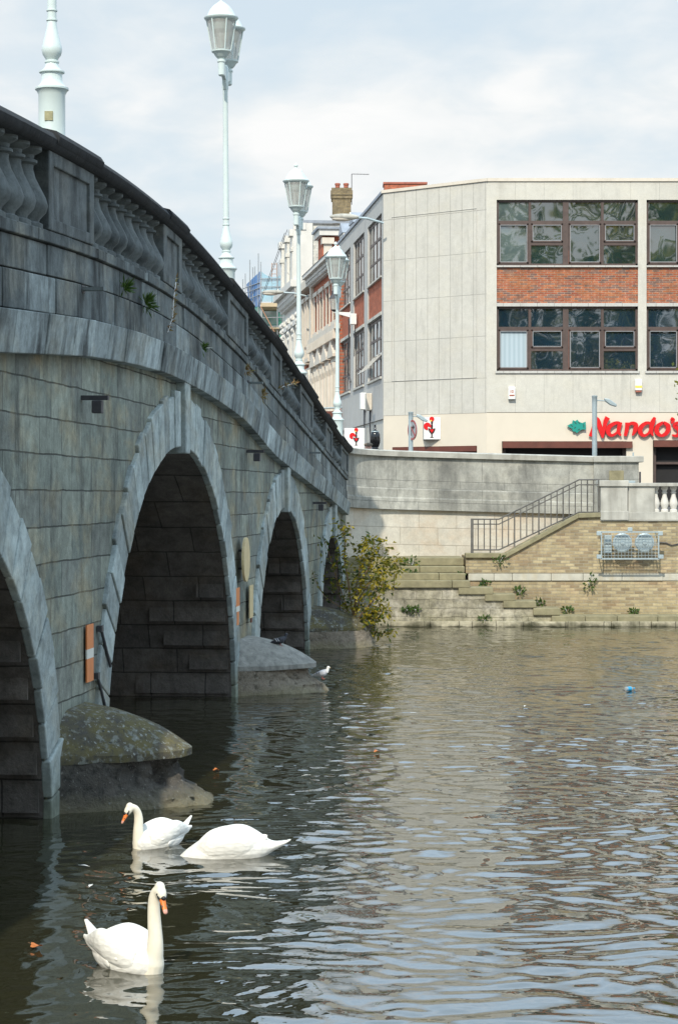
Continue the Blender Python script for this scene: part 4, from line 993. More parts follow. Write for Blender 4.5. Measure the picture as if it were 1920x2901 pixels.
# tree whose outer twigs reach into the right edge, and the trees across the water that the windows mirror
def tree(label, loc, h, rad, n, lf, zlo, leafm='leaf_tree', cat='tree', group=None, seed=1, clumps=34):
    rr = random.Random(seed); st = random.getstate(); random.seed(seed)
    t = thing('tree', label, cat, loc, 0, group)
    tr = MB(); tr.tube([(0, 0, -0.3), (0.05, 0, h * 0.25), (-0.05, 0.05, h * 0.5), (0, 0, h * 0.85)], [h * 0.022, h * 0.017, h * 0.012, h * 0.004], 10)
    cr = MB(); cz_ = (h + zlo) / 2; hz = (h - zlo) / 2
    for k in range(clumps):
        p = Vector((rr.gauss(0, 1), rr.gauss(0, 1), rr.gauss(0, 1))).normalized() * rr.uniform(0.35, 0.95)
        c = Vector((p.x * rad, p.y * rad, cz_ + p.z * hz))
        tr.tube([(0, 0, max(zlo * 0.8, c.z - rad * 0.9)), (c.x * 0.5, c.y * 0.5, c.z - rad * 0.25), tuple(c)], [h * 0.006, h * 0.004, h * 0.002], 5)
        cs = rr.uniform(0.2, 0.36) * rad; tone = rr.random()
        for _ in range(n // clumps):
            q = Vector((rr.gauss(0, .5), rr.gauss(0, .5), rr.gauss(0, .45))) * cs
            cr.leaf(c + q, (rr.uniform(-1, 1), rr.uniform(-1, 1), rr.uniform(-1.2, .4)), lf * rr.uniform(.6, 1.3), lf * 0.55, min(1, max(0, 0.55 * tone + 0.45 * rr.random())))
    tr.build('trunk', 'bark', t); cr.build('crown', leafm, t)
    random.setstate(st); return t
tree('yellow green tree whose outer leaves show at the right edge beside the alarm box', (11.75, 61.0, 2.9), 5.6, 2.35, 9000, 0.16, 2.2, seed=4)
# ------------------------------------------------------------------ concrete office building on the corner
YF = 75.0
def fx(u): return X(u, YF)
def fz(v): return Z(v, YF)
G = 2.9
off = thing('office_building', 'three storey corner building of pale concrete panels with brick bands and wide dark windows', 'building', (fx(1377), YF, G))
ZT = fz(505)
P0 = Vector((fx(1377), YF)); P1 = Vector((1.624, 77.95)); SD = Vector((-0.1025, 1.0)).normalized()
P2 = P1 + SD * 16.2
XR = fx(2290)
# front: piers, bands and fascia round the two rows of window openings
bays = [(fx(1406), fx(1806)), (fx(1830), fx(2230))]
rows = [(fz(752), fz(566)), (fz(1051), fz(868))]
m = MB(); D = 0.45
m.box(fx(1377), XR, YF, YF + D, rows[0][1], fz(514))
m.box(fx(1377), XR, YF, YF + D, fz(1168), rows[1][0])
m.box(fx(1377), bays[0][0], YF, YF + D, rows[1][0], rows[0][1]); m.box(bays[0][1], bays[1][0], YF, YF + D, rows[1][0], rows[0][1]); m.box(bays[1][1], XR, YF, YF + D, rows[1][0], rows[0][1])
m.build('front_wall', 'plaincon', off, world=True)
for a, b in bays: MB().box(a, b, YF + 0.05, YF + D, rows[1][1] + 0.12, rows[0][0] - 0.06).build('brick_panel', 'redbrick', off, world=True)
for a, b in bays:
    MB().box(a + 0.003, b - 0.003, YF - 0.02, YF + D, rows[1][1], rows[1][1] + 0.12).build('lintel', 'sidecon', off, world=True)
    MB().box(a + 0.003, b - 0.003, YF - 0.05, YF + D, rows[0][0] - 0.06, rows[0][0]).build('sill', 'sidecon', off, world=True)
    MB().box(a - 0.05, b + 0.05, YF - 0.06, YF - 0.002, rows[1][0] - 0.08, rows[1][0]).build('sill', 'sidecon', off, world=True)
def shop(x0, x1, z1):            # opening lining under the fascia
    m = MB().box(x0, x1, YF + 0.5, YF + 0.6, G, z1); return m
# cream ground floor with openings
ops = [(fx(1421), fx(1773), fz(1250)), (fx(1848), fx(2120), fz(1247))]
m = MB(); zc = fz(1169) - 0.004
x = fx(1377)
for a, b, zz in ops:
    m.box(x, a, YF + 0.01, YF + D, G, zc); m.box(a, b, YF + 0.01, YF + D, zz, zc); x = b
m.box(x, XR, YF + 0.01, YF + D, G, zc)
m.build('ground_floor', 'cream', off, world=True)
for a, b, zz in ops:
    w = MB().box(a, b, YF + 0.40, YF + 0.5, G, zz).build('shop_window', 'darkin', off, world=True)
    MB().box(a + 0.02, b + (0.2 if a < fx(1500) else -0.02), YF - 0.12, YF + 0.30, zz - 0.24, zz - 0.01).build('canopy', 'brownwood', w, world=True)
    MB().box(a + 0.02, a + 0.14, YF + 0.2, YF + 0.39, G, zz - 0.25).build('frame', 'brownframe', w, world=True)
    MB().box(b - 0.10, b - 0.02, YF + 0.2, YF + 0.39, G, zz - 0.25).build('frame', 'brownframe', w, world=True)
    MB().box(a + 0.145, b - 0.105, YF + 0.2, YF + 0.39, zz - 0.85, zz - 0.77).build('frame', 'brownframe', w, world=True)
# roof slab and its pale metal edge
def poly_sheet(pts, z0, z1, name, mat):
    n = len(pts); m = MB(); v = [(p[0], p[1], z) for z in (z0, z1) for p in pts]
    m.add(v, [tuple(range(n - 1, -1, -1)), tuple(range(n, 2 * n))] + [(i, (i + 1) % n, (i + 1) % n + n, i + n) for i in range(n)])
    return m.build(name, mat, off, world=True)
poly_sheet([(P0.x + 0.01, YF + 0.1), (XR, YF + 0.1), (XR, 95), (P2.x + 0.1, P2.y), (P1.x + 0.1, P1.y)], ZT - 0.30, ZT - 0.12, 'roof', 'lead')
def edge(a, b, out, name, mat, z0, z1, y0, y1, parent=off):
    a, b = Vector(a), Vector(b); d = (b - a).normalized(); n_ = Vector((d.y, -d.x)) * out
    q = [a + n_ * y0, b + n_ * y0, b + n_ * y1, a + n_ * y1]
    return MB().hexa([(p.x, p.y, z0) for p in q], [(p.x, p.y, z1) for p in q]).build(name, mat, parent, world=True)
edge((P0.x, YF), (XR, YF), 1, 'roof_edge', 'creamstone', ZT - 0.11, ZT + 0.0, 0.05, -0.4)
# chamfered corner: its own x runs along the face
ch_d = (P0 - P1); CHA = math.atan2(ch_d.y, ch_d.x); CHL = ch_d.length
XF['chf'] = Matrix.Translation((P1.x, P1.y, 0)) @ Matrix.Rotation(CHA, 4, 'Z')
def chpart(m, name, mat, **k):
    m.v = [tuple(XF['chf'] @ Vector(p)) for p in m.v]
    return m
cf = bpy.data.objects.new('corner_wall', MB().box(0, CHL, 0.0, 0.4, G, ZT - 0.12).mesh('corner_wall')); COL.objects.link(cf)
cf.data.materials.append(MAT['panel']); cf.parent = off
cf.matrix_local = XF[off.name].inverted() @ XF['chf']; XF[cf.name] = XF['chf'].copy()
# the wall is split in height: panels above, cream paint below
cf.data.clear_geometry()
mm = MB().box(0, CHL, 0.0, 0.4, fz(1178 * 0 + 1169), ZT - 0.12); cf.data.from_pydata(mm.v, [], mm.f); cf.data.update()
def chb(m, name, mat):
    o = bpy.data.objects.new(name, m.mesh(name)); COL.objects.link(o); o.data.materials.append(MAT[mat]); o.parent = off
    o.matrix_local = XF[off.name].inverted() @ XF['chf']; XF[o.name] = XF['chf'].copy(); return o
chb(MB().box(-0.06, CHL + 0.06, -0.05, 0.4, ZT - 0.11, ZT + 0.0), 'roof_edge', 'creamstone')
zo = fz(1262)
chb(MB().box(0, 0.42, 0.01, 0.4, G, zc).box(CHL - 0.42, CHL, 0.01, 0.4, G, zc).box(0.42, CHL - 0.42, 0.01, 0.4, zo, zc), 'ground_floor', 'cream')
w = chb(MB().box(0.42, CHL - 0.42, 0.34, 0.42, G, zo), 'shop_window', 'darkin')
chb(MB().box(0.44, CHL - 0.44, -0.02, 0.3, zo - 0.2, zo - 0.008), 'canopy', 'brownwood')
chb(MB().box(0.40, CHL - 0.42, -0.018, -0.002, fz(1068) - .012, fz(1068)).box(0.40, CHL - 0.42, -0.018, -0.002, fz(588), fz(588) + .012).box(0.40, 0.412, -0.018, -0.002, fz(1068), fz(588)).box(CHL - .432, CHL - .42, -0.018, -0.002, fz(1068), fz(588)), 'panel_joint', 'sidecon')
# street side: own x runs along the street, y outwards
SA = math.atan2(SD.y, SD.x)
XF['side'] = Matrix.Translation((P1.x, P1.y, 0)) @ Matrix.Rotation(SA, 4, 'Z')
def sideb(m, name, mat, parent=None, label=None):
    o = bpy.data.objects.new(name, m.mesh(name)); COL.objects.link(o); o.data.materials.append(MAT[mat]); o.parent = parent or off
    o.matrix_local = XF[o.parent.name].inverted() @ XF['side']; XF[o.name] = XF['side'].copy()
    return o
sb = [(0.45, 4.95), (6.15, 10.05), (11.25, 15.3)]
m = MB()
m.box(0, 16.2, -0.4, 0, rows[0][1], ZT - 0.12).box(0, 16.2, -0.4, 0, fz(1178), rows[1][0])
xs_ = [0] + [e for b in sb for e in b] + [16.2]
for i in range(0, len(xs_), 2): m.box(xs_[i], xs_[i + 1], -0.4, 0.0, rows[1][0], rows[0][1])
sideb(m, 'side_wall', 'sidecon')
for a, b in sb:
    sideb(MB().box(a, b, -0.4, -0.05, rows[1][1] + 0.12, rows[0][0] - 0.06), 'brick_panel', 'redbrick2')
    sideb(MB().box(a + .003, b - .003, -0.4, 0.03, rows[1][1], rows[1][1] + 0.12), 'lintel', 'plaincon')
    sideb(MB().box(a + .003, b - .003, -0.4, 0.05, rows[0][0] - 0.06, rows[0][0]), 'sill', 'plaincon')
    sideb(MB().box(a, b, 0.002, 0.06, rows[1][0] - 0.08, rows[1][0]), 'sill', 'plaincon')
sideb(MB().box(0, 16.2, -0.4, 0.06, ZT - 0.11, ZT), 'roof_edge', 'lead')
sideb(MB().box(0, 16.2, -0.4, -0.05, G, fz(1178) - 0.004), 'ground_floor', 'plaincon')

# windows: frame (part) with its panes and sashes (sub-parts)
gl = ['glass', 'glass', 'glass', 'glass_blue']
def front_window(a, b, z0, z1, upper, seed, first=True):
    H = z1 - z0; W = b - a
    c = [a, a + W * 0.236, a + W * 0.490, a + W * 0.750, b]
    zt = z1 - H * 0.335; zm = z0 + H * 0.335
    y0, y1 = YF + 0.10, YF + 0.20
    f = MB(); t = 0.075
    f.box(a, b, y0, y1, z1 - t, z1).box(a, b, y0, y1, z0, z0 + t).box(a, a + t, y0, y1, z0, z1).box(b - t, b, y0, y1, z0, z1)
    f.box(a, b, y0 - 0.004, y1, zt - 0.05, zt + 0.05)
    f.box(c[2] - 0.10, c[2] + 0.10, y0 - 0.012, y1, z0, z1)
    for k in (1, 3): f.box(c[k] - 0.045, c[k] + 0.045, y0 - 0.008, y1, z0, z1)
    for k in (1, 3): f.box(c[k], c[k + 1], y0 - 0.002, y1, zm - 0.055, zm + 0.055)
    fr = f.build('window', 'brownframe', off, world=True)
    rr = random.Random(seed)
    def pane(x0, x1, p0, p1, mat, sash=False, tilt=0.0):
        yy = y0 + 0.05
        if sash:
            s = MB(); q = 0.05
            s.box(x0, x1, yy - 0.075, yy - 0.03, p0, p0 + q).box(x0, x1, yy - 0.075, yy - 0.03, p1 - q, p1).box(x0, x0 + q, yy - 0.075, yy - 0.03, p0, p1).box(x1 - q, x1, yy - 0.075, yy - 0.03, p0, p1)
            s.build('sash', 'brownframe', fr, world=True); x0 += q; x1 -= q; p0 += q; p1 -= q
            e = MB(); q = 0.018
            e.box(x0, x1, yy - 0.079, yy - 0.06, p0, p0 + q).box(x0, x0 + q, yy - 0.079, yy - 0.06, p0, p1).box(x1 - q, x1, yy - 0.079, yy - 0.06, p0, p1).box(x0, x1, yy - 0.079, yy - 0.06, p1 - q, p1)
            e.build('gasket', 'greyback', fr, world=True)
        jx, jz = rr.uniform(-.004, .004), rr.uniform(-.004, .004)
        MB().hexa([(x0, yy + jx, p0), (x1, yy - jx, p0), (x1, yy + 0.03, p0), (x0, yy + 0.03, p0)], [(x0, yy + jx + jz + tilt, p1), (x1, yy - jx + jz + tilt, p1), (x1, yy + 0.03 + tilt, p1), (x0, yy + 0.03 + tilt, p1)]).build('pane', mat, fr, world=True)
    g = 'glass' if upper else 'glass_blue'
    for k in range(4): pane(c[k] + 0.05, c[k + 1] - 0.05, zt + 0.05, z1 - t, ('glass_pale' if (k == 0 and upper and first) else g))
    pane(c[0] + t, c[1] - 0.05, z0 + t, zt - 0.05, g if not first else 'glass_pale' if upper else 'blinds', True, 0.03 if upper else 0)
    pane(c[2] + 0.11, c[3] - 0.05, z0 + t, zt - 0.05, g, True)
    for k in (1, 3):
        r = c[k + 1] - (0.10 if k == 1 else t)
        pane(c[k] + 0.05, r, zm + 0.055, zt - 0.05, g, True); pane(c[k] + 0.05, r, z0 + t, zm - 0.055, g)
for i, (a, b) in enumerate(bays):
    for j, (z0, z1) in enumerate(rows): front_window(a, b, z0, z1, j == 0, 10 * i + j, i == 0)
def side_window(a, b, z0, z1, open_):
    f = MB(); t = 0.12; y0, y1 = -0.30, -0.09
    f.box(a, b, y0, y1, z1 - t, z1).box(a, b, y0, y1, z0, z0 + t).box(a, a + t, y0, y1, z0, z1).box(b - t, b, y0, y1, z0, z1)
    f.box(a, b, y0, y1 + 0.004, z0 + (z1 - z0) * 0.66 - .05, z0 + (z1 - z0) * 0.66 + .05)
    f.box(a, b, y0, y1 + 0.003, z0 + (z1 - z0) * 0.33 - .04, z0 + (z1 - z0) * 0.33 + .04)
    for k in (0.25, 0.5, 0.75): f.box(a + (b - a) * k - .06, a + (b - a) * k + .06, y0, y1 + 0.008, z0, z1)
    fr = sideb(f, 'window', 'brownframe')
    sideb(MB().box(a + t, b - t, -0.20, -0.105, z0 + t, z1 - t), 'pane', 'glass_pale' if True else 'glass', fr)
    if open_:
        for q in (0.03, 0.30):
            x0, x1 = a + (b - a) * (q + .02), a + (b - a) * (q + 0.23); h = (z1 - z0) * 0.36
            zt_ = z0 + t + h
            s = MB()
            for (xa, xb, ya, yb, za, zb) in ((x0, x1, 0, 0, 0, .08), (x0, x1, 0, 0, h - .08, h), (x0, x0 + .08, 0, 0, 0, h), (x1 - .08, x1, 0, 0, 0, h)):
                v = []
                for (xx, zz) in ((xa, za), (xb, za), (xb, zb), (xa, zb)): v.append((xx, zz))
                def pt(xx, zz, o): 
                    f_ = 1 - zz / h; return (xx, -0.14 + 0.75 * f_ + o, zt_ - h * 0.92 + zz * 0.92)
                s.hexa([pt(x_, z_, 0) for x_, z_ in v], [pt(x_, z_, 0.05) for x_, z_ in v])
            sideb(s, 'open_sash', 'sidecon', fr)
for i, (a, b) in enumerate(sb):
    for j, (z0, z1) in enumerate(rows): side_window(a, b, z0, z1, i == 0 and j == 1)

# things fixed to the building
def alarm(u, v, lab, yellow):
    t = thing('alarm_box', lab, 'alarm box', (fx(u), YF - 0.10, fz(v)), 0, 'alarm boxes on the concrete wall')
    if yellow:
        MB().box(-0.12, 0.12, -0.06, 0.10, -0.17, 0.22).build('casing', 'whitep', t, bevel=0.02); MB().box(-0.122, 0.122, -0.066, -0.061, -0.08, 0.0).build('band', 'yellowp', t); MB().box(-0.10, 0.10, -0.05, 0.1, -0.23, -0.172).build('base', 'terracotta', t)
    else:
        MB().box(-0.125, 0.125, -0.06, 0.10, -0.22, 0.22).build('casing', 'whitep', t, bevel=0.02); MB().box(-0.09, 0.09, -0.066, -0.061, -0.11, -0.06).build('band', 'terracotta', t)
        MB().box(-0.055, -0.035, -0.066, -0.061, 0.0, 0.1).box(-0.01, 0.055, -0.066, -0.061, 0.08, 0.1).box(-0.01, 0.055, -0.066, -0.061, 0.0, 0.02).box(-0.01, 0.01, -0.066, -0.061, 0.02, 0.08).box(0.036, 0.055, -0.066, -0.061, 0.02, 0.08).build('number', 'terracotta', t)
alarm(1448, 1114, 'white alarm box with a red brown stripe under the wide window', False)
alarm(1806, 1093, 'white alarm box with a yellow band under the concrete pier between the windows', True)

# lettering: brush like strokes, raised from the fascia
def ribbon(m, pts, wid, y0, y1, closed=False, ox=0, oz=0, sc=1.0, sm=6):
    p = smooth_path([(x, z, 0) for x, z in pts], sm); n = len(p)
    ws = [np.interp(i / (n - 1) * (len(wid) - 1), range(len(wid)), wid) for i in range(n)]
    L, Rr = [], []
    for i in range(n):
        d = (p[(i + 1) % n if closed else min(i + 1, n - 1)] - p[i - 1 if (closed or i) else 0]); d.normalize()
        q = Vector((-d.y, d.x, 0)) * ws[i] / 2
        L.append((p[i] + q)); Rr.append((p[i] - q))
    for i in range(n - 1):
        quad = [L[i], L[i + 1], Rr[i + 1], Rr[i]]
        b = [(ox + v.x * sc, y0, oz + v.y * sc) for v in quad]; t_ = [(x, y1, z) for x, _, z in b]
        m.hexa(b, t_)
    return m
def Lp(zx, zy): return (fx(1420 + zx * 0.3189), fz(1080 + zy * 0.3189))
sign = thing('shop_sign', 'raised red lettering with a teal leaf on the cream fascia over the ground floor', 'sign', (fx(1790), YF - 0.05, fz(1210)))
k = 0.3189 / 80.0
LET = {
 'letter_n_capital': [([(808, 328), (822, 352), (806, 420), (786, 490)], [14, 20, 24, 34]), ([(818, 322), (846, 345), (872, 420), (893, 505)], [16, 42, 44, 14]), ([(938, 322), (918, 360), (905, 430), (893, 505)], [46, 38, 28, 12])],
 'letter_a': [([(1042, 372), (1000, 374), (948, 410), (942, 455), (972, 482), (1015, 460), (1038, 415)], [26, 30, 40, 40, 26, 20, 20]), ([(1050, 365), (1038, 410), (1034, 455), (1056, 484)], [36, 36, 30, 12])],
 'letter_n': [([(1110, 368), (1108, 420), (1092, 488)], [34, 36, 26]), ([(1108, 405), (1146, 374), (1186, 388), (1180, 435), (1156, 484)], [18, 26, 40, 38, 10])],
 'letter_d': [([(1322, 378), (1278, 372), (1232, 410), (1226, 455), (1258, 484), (1300, 462), (1322, 415)], [22, 28, 40, 40, 26, 20, 20]), ([(1356, 322), (1334, 370), (1322, 440), (1340, 486)], [22, 42, 36, 12])],
 'letter_o': [([(1430, 366), (1380, 400), (1372, 450), (1412, 484), (1462, 456), (1474, 400), (1430, 366)], [22, 38, 42, 24, 38, 42, 22])],
 'apostrophe': [([(1496, 332), (1514, 346), (1504, 378)], [26, 40, 8])],
 'letter_s': [([(1592, 378), (1552, 372), (1530, 396), (1566, 430), (1572, 468), (1540, 486), (1508, 478)], [20, 26, 34, 38, 36, 26, 12])]}
for name, strokes in LET.items():
    m = MB()
    for i, (pts, wid) in enumerate(strokes):
        q = [Lp(*p) for p in pts]
        ribbon(m, q, [w * k for w in wid], YF - 0.13 - 0.003 * i, YF - 0.06)
    m.build(name, 'red', sign, world=True)
leafo = [(578, 397), (610, 378), (622, 378), (628, 346), (650, 356), (668, 342), (684, 362), (712, 372), (742, 360), (744, 432), (715, 428), (690, 440), (664, 462), (650, 448), (628, 446), (622, 420), (606, 416)]
MB().prism([Lp(*p) for p in leafo][::-1], YF - 0.12, YF - 0.05).build('leaf_emblem', 'teal', sign, world=True)
m = MB()
for (x0, y0, x1, y1) in ((640, 362, 660, 382), (675, 362, 690, 380), (608, 392, 628, 404), (638, 420, 655, 408), (672, 436, 690, 422), (722, 380, 724, 416)):
    ribbon(m, [Lp(x0, y0), Lp((x0 + x1) / 2 + 2, (y0 + y1) / 2), Lp(x1, y1)], [0.01, 0.024, 0.01], YF - 0.126, YF - 0.121, sm=3)
m.build('leaf_veins', 'signblack', sign, world=True)

def emblem(parent, cx_, cz_, s, y, name='emblem'):     # cockerel on a black heart, drawn in units of s
    def disc(x, z, r, n=20, squash=1.0): return [(cx_ + (x + r * math.cos(2 * math.pi * k / n)) * s, cz_ + (z + r * squash * math.sin(2 * math.pi * k / n)) * s) for k in range(n)]
    e = MB(); e.prism([(cx_ + px_ * s, cz_ + pz_ * s) for px_, pz_ in ((-.20, -.12), (-.05, -.17), (0, -.16), (.05, -.17), (.19, -.12), (.20, -.22), (.14, -.36), (.05, -.46), (.03, -.62), (.12, -.68), (-.12, -.68), (-.03, -.62), (-.05, -.46), (-.14, -.36), (-.20, -.22))][::-1], y - 0.012, y)
    e.prism([(cx_ + px_ * s, cz_ + pz_ * s) for px_, pz_ in ((-.05, -.2), (.05, -.2), (.07, .0), (.05, .1), (.08, .2), (.02, .32), (-.06, .24), (-.04, .08), (-.06, .0))], y - 0.009, y)
    o = e.build(name, 'signblack', parent, world=True)
    r = MB(); r.prism(disc(0.0, .40, .14), y - 0.02, y); r.prism([(cx_ + px_ * s, cz_ + pz_ * s) for px_, pz_ in [(-.26 + .22 * math.cos(a), -.02 + .22 * math.sin(a)) for a in np.linspace(R(-20), R(280), 18)] + [(-.24, -.02)]], y - 0.018, y)
    r.prism([(cx_ + px_ * s, cz_ + pz_ * s) for px_, pz_ in ((0, -.40), (-.11, -.26), (-.10, -.20), (-.05, -.18), (0, -.215), (.05, -.18), (.10, -.20), (.11, -.26))][::-1], y - 0.022, y)
    r.build('comb_tail_and_heart', 'red', o, world=True)
    b = MB(); b.prism(disc(-.05, .30, .05, 10), y - 0.024, y); b.build('beak', 'yellowp', o, world=True)
t = thing('box_sign', 'square white box sign with a cockerel emblem on the cream corner wall', 'sign', tuple(at(1226, 1214, 76.4)), 0, 'white cockerel signs')
c = at(1224, 1213, 76.3)
MB().box(c.x - 0.32, c.x + 0.32, 76.3, 76.9, c.z - 0.42, c.z + 0.41).build('casing', 'greyback', t, world=True, bevel=0.01)
MB().box(c.x - 0.30, c.x + 0.29, 76.28, 76.299, c.z - 0.40, c.z + 0.39).build('face', 'signwhite', t, world=True)
emblem(t, c.x - 0.02, c.z + 0.08, 0.62, 76.279)
YS = 77.2
c = at(1004, 1238, YS)
t = thing('box_sign', 'larger white cockerel sign just past the end of the bridge coping', 'sign', tuple(c), 0, 'white cockerel signs')
MB().box(c.x - 0.38, c.x + 0.40, YS, YS + 0.25, c.z - 0.7, c.z + 0.33).build('casing', 'greyback', t, world=True, bevel=0.01)
MB().box(c.x - 0.37, c.x + 0.35, YS - 0.02, YS - 0.001, c.z - 0.68, c.z + 0.32).build('face', 'signwhite', t, world=True)
emblem(t, c.x + 0.06, c.z + 0.05, 0.52, YS - 0.021)
for i, (u, v, lab, mat) in enumerate(((1035, 1137, 'white box high on the street side wall, left of a cream one', 'whitep'), (1051, 1139, 'cream box high on the street side wall, nearest the corner', 'creamstone'))):
    xx = 5.6 - 1.9 * i
    p = XF['side'] @ Vector((xx, 0, Z(v, P1.y + xx)))
    t = thing('wall_box', lab, 'box', tuple(p), SA, 'boxes on the street side wall')
    MB().box(-0.22, 0.22, 0.003, 0.22, -0.33, 0.33).build('casing', mat, t, bevel=0.02)
    MB().tube([(0.0, 0.05, -0.33), (0.05, 0.05, -0.9), (0, 0.03, -1.6)], 0.03, 6).build('cable', 'iron', t)
p = XF['side'] @ Vector((9.0, 0, Z(905, P1.y + 9)))
t = thing('wall_box', 'small pale box on the brick band between two street side windows', 'box', tuple(p), SA)
MB().box(-0.2, 0.2, 0.003, 0.25, -0.22, 0.22).build('casing', 'whitep', t, bevel=0.02); MB().tube([(0, .05, -.2), (0.05, .05, -.8), (0.3, .05, -1.5)], 0.02, 6).build('cable', 'iron', t)
# wall lantern on a bracket
p = XF['side'] @ Vector((11.2, 0.0, Z(888, 89.0)))
t = thing('wall_lantern', 'old fashioned glass lantern on a white bracket on the street side wall', 'lantern', tuple(p), SA)
MB().prism([(-.04, -.1), (.04, -.1), (.04, .1), (-.04, .1)], 0.0, 0.02).build('plate', 'whitep', t)
m = MB(); m.prismx([(0.0, -0.16), (0.0, 0.05), (0.70, 0.08), (0.70, 0.03)], -0.03, 0.03); m.build('bracket', 'whitep', t)
m = MB(); m.lathe([(0.06, 0.08), (0.10, 0.12), (0.16, 0.16)], (0, 0.68, 0), 10); m.lathe([(0.24, 0.62), (0.16, 0.75), (0.13, 0.78), (0.10, 0.95), (0.03, 1.02)], (0, 0.68, 0), 10); m.build('lantern_top', 'iron', t)
MB().lathe([(0.15, 0.161), (0.23, 0.619)], (0, 0.68, 0), 8).build('lantern_glass', 'lampglass', t)
MB().tube([(0, 0.06, -0.2), (0.1, 0.06, -1.3), (0.3, .06, -2.6), (-0.5, .06, -2.9)], 0.03, 6).build('cable', 'iron', t)
# wall mounted street lights
def cobra(loc, rz, L, label):
    t = thing('street_light', label, 'street light', tuple(loc), rz, 'wall mounted street lights')
    MB().tube([(0, 0, 0), (-L * 0.35, 0, 0.16), (-L * 0.6, 0, 0.19)], 0.045, 8).build('arm', 'galv', t, smooth=40)
    m = MB(); m.ellipsoid((-L * 0.82, 0, 0.20), (0.55, 0.17, 0.12), 16, 10); m.build('head', 'oldstone', t, smooth=60)
    m = MB(); m.ellipsoid((-L * 0.88, 0, 0.14), (0.38, 0.14, 0.11), 16, 10); m.build('bowl', 'creamstone', t, smooth=60)
    MB().tube([(-L * .7, 0, 0.3), (-L * .7, 0, 0.37)], 0.03, 8).build('sensor', 'whitep', t)
cobra(at(1086, 632, 77.3), R(8), 1.75, 'grey street light fixed to the corner edge of the concrete building')
cobra(at(873, 840, 104.0), R(4), 2.1, 'grey street light further up the street behind the third lamp post')

# ------------------------------------------------------------------ street furniture on the corner
def post_lamp(u, vtop, Y, label, hv, head_u, sign):
    c = at(u, vtop, Y); t = thing('lamp_column', label, 'lamp column', (c.x, Y, G), 0, 'small grey lamp columns')
    h = c.z - G
    MB().lathe([(0.075, -0.05), (0.075, h * 0.93), (0.072, h * 0.93)], seg=14).build('column', 'galv', t, smooth=40)
    MB().lathe([(0.078, h * 0.93), (0.078, h - 0.05), (0.085, h - 0.04), (0.085, h), (0.03, h + 0.01)], seg=14).build('column_top', 'galv', t, smooth=40)
    dx = (head_u - u) / F * Y
    MB().tube([(0.07, 0, h - 0.14), (dx - 0.1, 0, h - 0.16)], 0.016, 6).build('arm', 'galv', t)
    m = MB(); m.prism([(dx - 0.16, h - 0.08), (dx - 0.02, h - 0.10), (dx + 0.22, h - 0.27), (dx + 0.20, h - 0.34), (dx + 0.02, h - 0.28), (dx - 0.14, h - 0.16)][::-1], -0.09, 0.09); m.build('lamp_head', 'galv', t, bevel=0.02)
    return t, h
post_lamp(1683, 1121, 64, 'grey lamp column standing in front of the red lettering', 0, 1725, False)
t, h = post_lamp(1163, 1167, 70, 'grey lamp column carrying a round sign in front of the corner wall', 0, 1192, True)
ts = thing('road_sign', 'round no right turn sign with a red ring, turned half away on a lamp column', 'sign', tuple(at(1168, 1218, 69.85)), R(-66))
def discx(r, n=36): return [(r * math.cos(2 * math.pi * k / n), r * math.sin(2 * math.pi * k / n)) for k in range(n)]
MB().prism(discx(0.335), -0.01, 0.012).build('plate', 'greyback', ts)
m = MB(); n = 40
for k in range(n):
    a0, a1 = 2 * math.pi * k / n, 2 * math.pi * (k + 1) / n
    q = [(r * math.cos(a), r * math.sin(a)) for r, a in ((0.275, a0), (0.335, a0), (0.335, a1), (0.275, a1))]
    m.hexa([(x, -0.018, z) for x, z in q], [(x, -0.011, z) for x, z in q])
m.build('red_ring', 'signring', ts)
m = MB(); m.hexa([(-0.215, -0.0165, 0.175), (-0.175, -0.0165, 0.215), (0.215, -0.0165, -0.175), (0.175, -0.0165, -0.215)], [(-0.215, -0.0111, 0.175), (-0.175, -0.0111, 0.215), (0.215, -0.0111, -0.175), (0.175, -0.0111, -0.215)]); m.build('red_bar', 'signring', ts)
m = MB(); ribbon(m, [(-0.07, -0.19), (-0.07, -0.02), (-0.02, 0.07), (0.06, 0.085)], [0.06] * 4, -0.0145, -0.0112); m.prism([(0.06, 0.0), (0.06, 0.17), (0.18, 0.085)], -0.0145, -0.0112); m.build('arrow', 'signblack', ts)
# black oval signal
p = at(1062, 1275, 62.0)
t = thing('signal_post', 'glossy black oval signal hood on a black post beside the white cockerel sign', 'signal', (p.x, 62.0, G))
zb = p.z - G
MB().lathe([(0.055, -0.05), (0.055, zb - 0.22)], seg=14).build('post', 'gloss_black', t, smooth=40)
MB().lathe([(0.05, zb - 0.22), (0.13, zb - 0.20), (0.13, zb - 0.02), (0.155, zb), (0.155, zb + 0.03), (0.10, zb + 0.05), (0.09, zb + 0.10)], seg=20).build('lower_drum', 'gloss_black', t, smooth=40)
MB().lathe([(0.07, zb + 0.06), (0.11, zb + 0.10), (0.150, zb + 0.22), (0.155, zb + 0.34), (0.14, zb + 0.46), (0.10, zb + 0.55), (0.05, zb + 0.58), (0.028, zb + 0.60), (0.028, zb + 0.74), (0.01, zb + 0.75)], seg=24).build('oval_hood', 'gloss_black', t, smooth=50)
MB().lathe([(0.112, zb + 0.535), (0.106, zb + 0.552)], seg=24).build('silver_band', 'galv', t)
MB().box(0.13, 0.19, -0.07, 0.07, zb - 0.16, zb + 0.02).build('side_box', 'gloss_black', t, bevel=0.01)
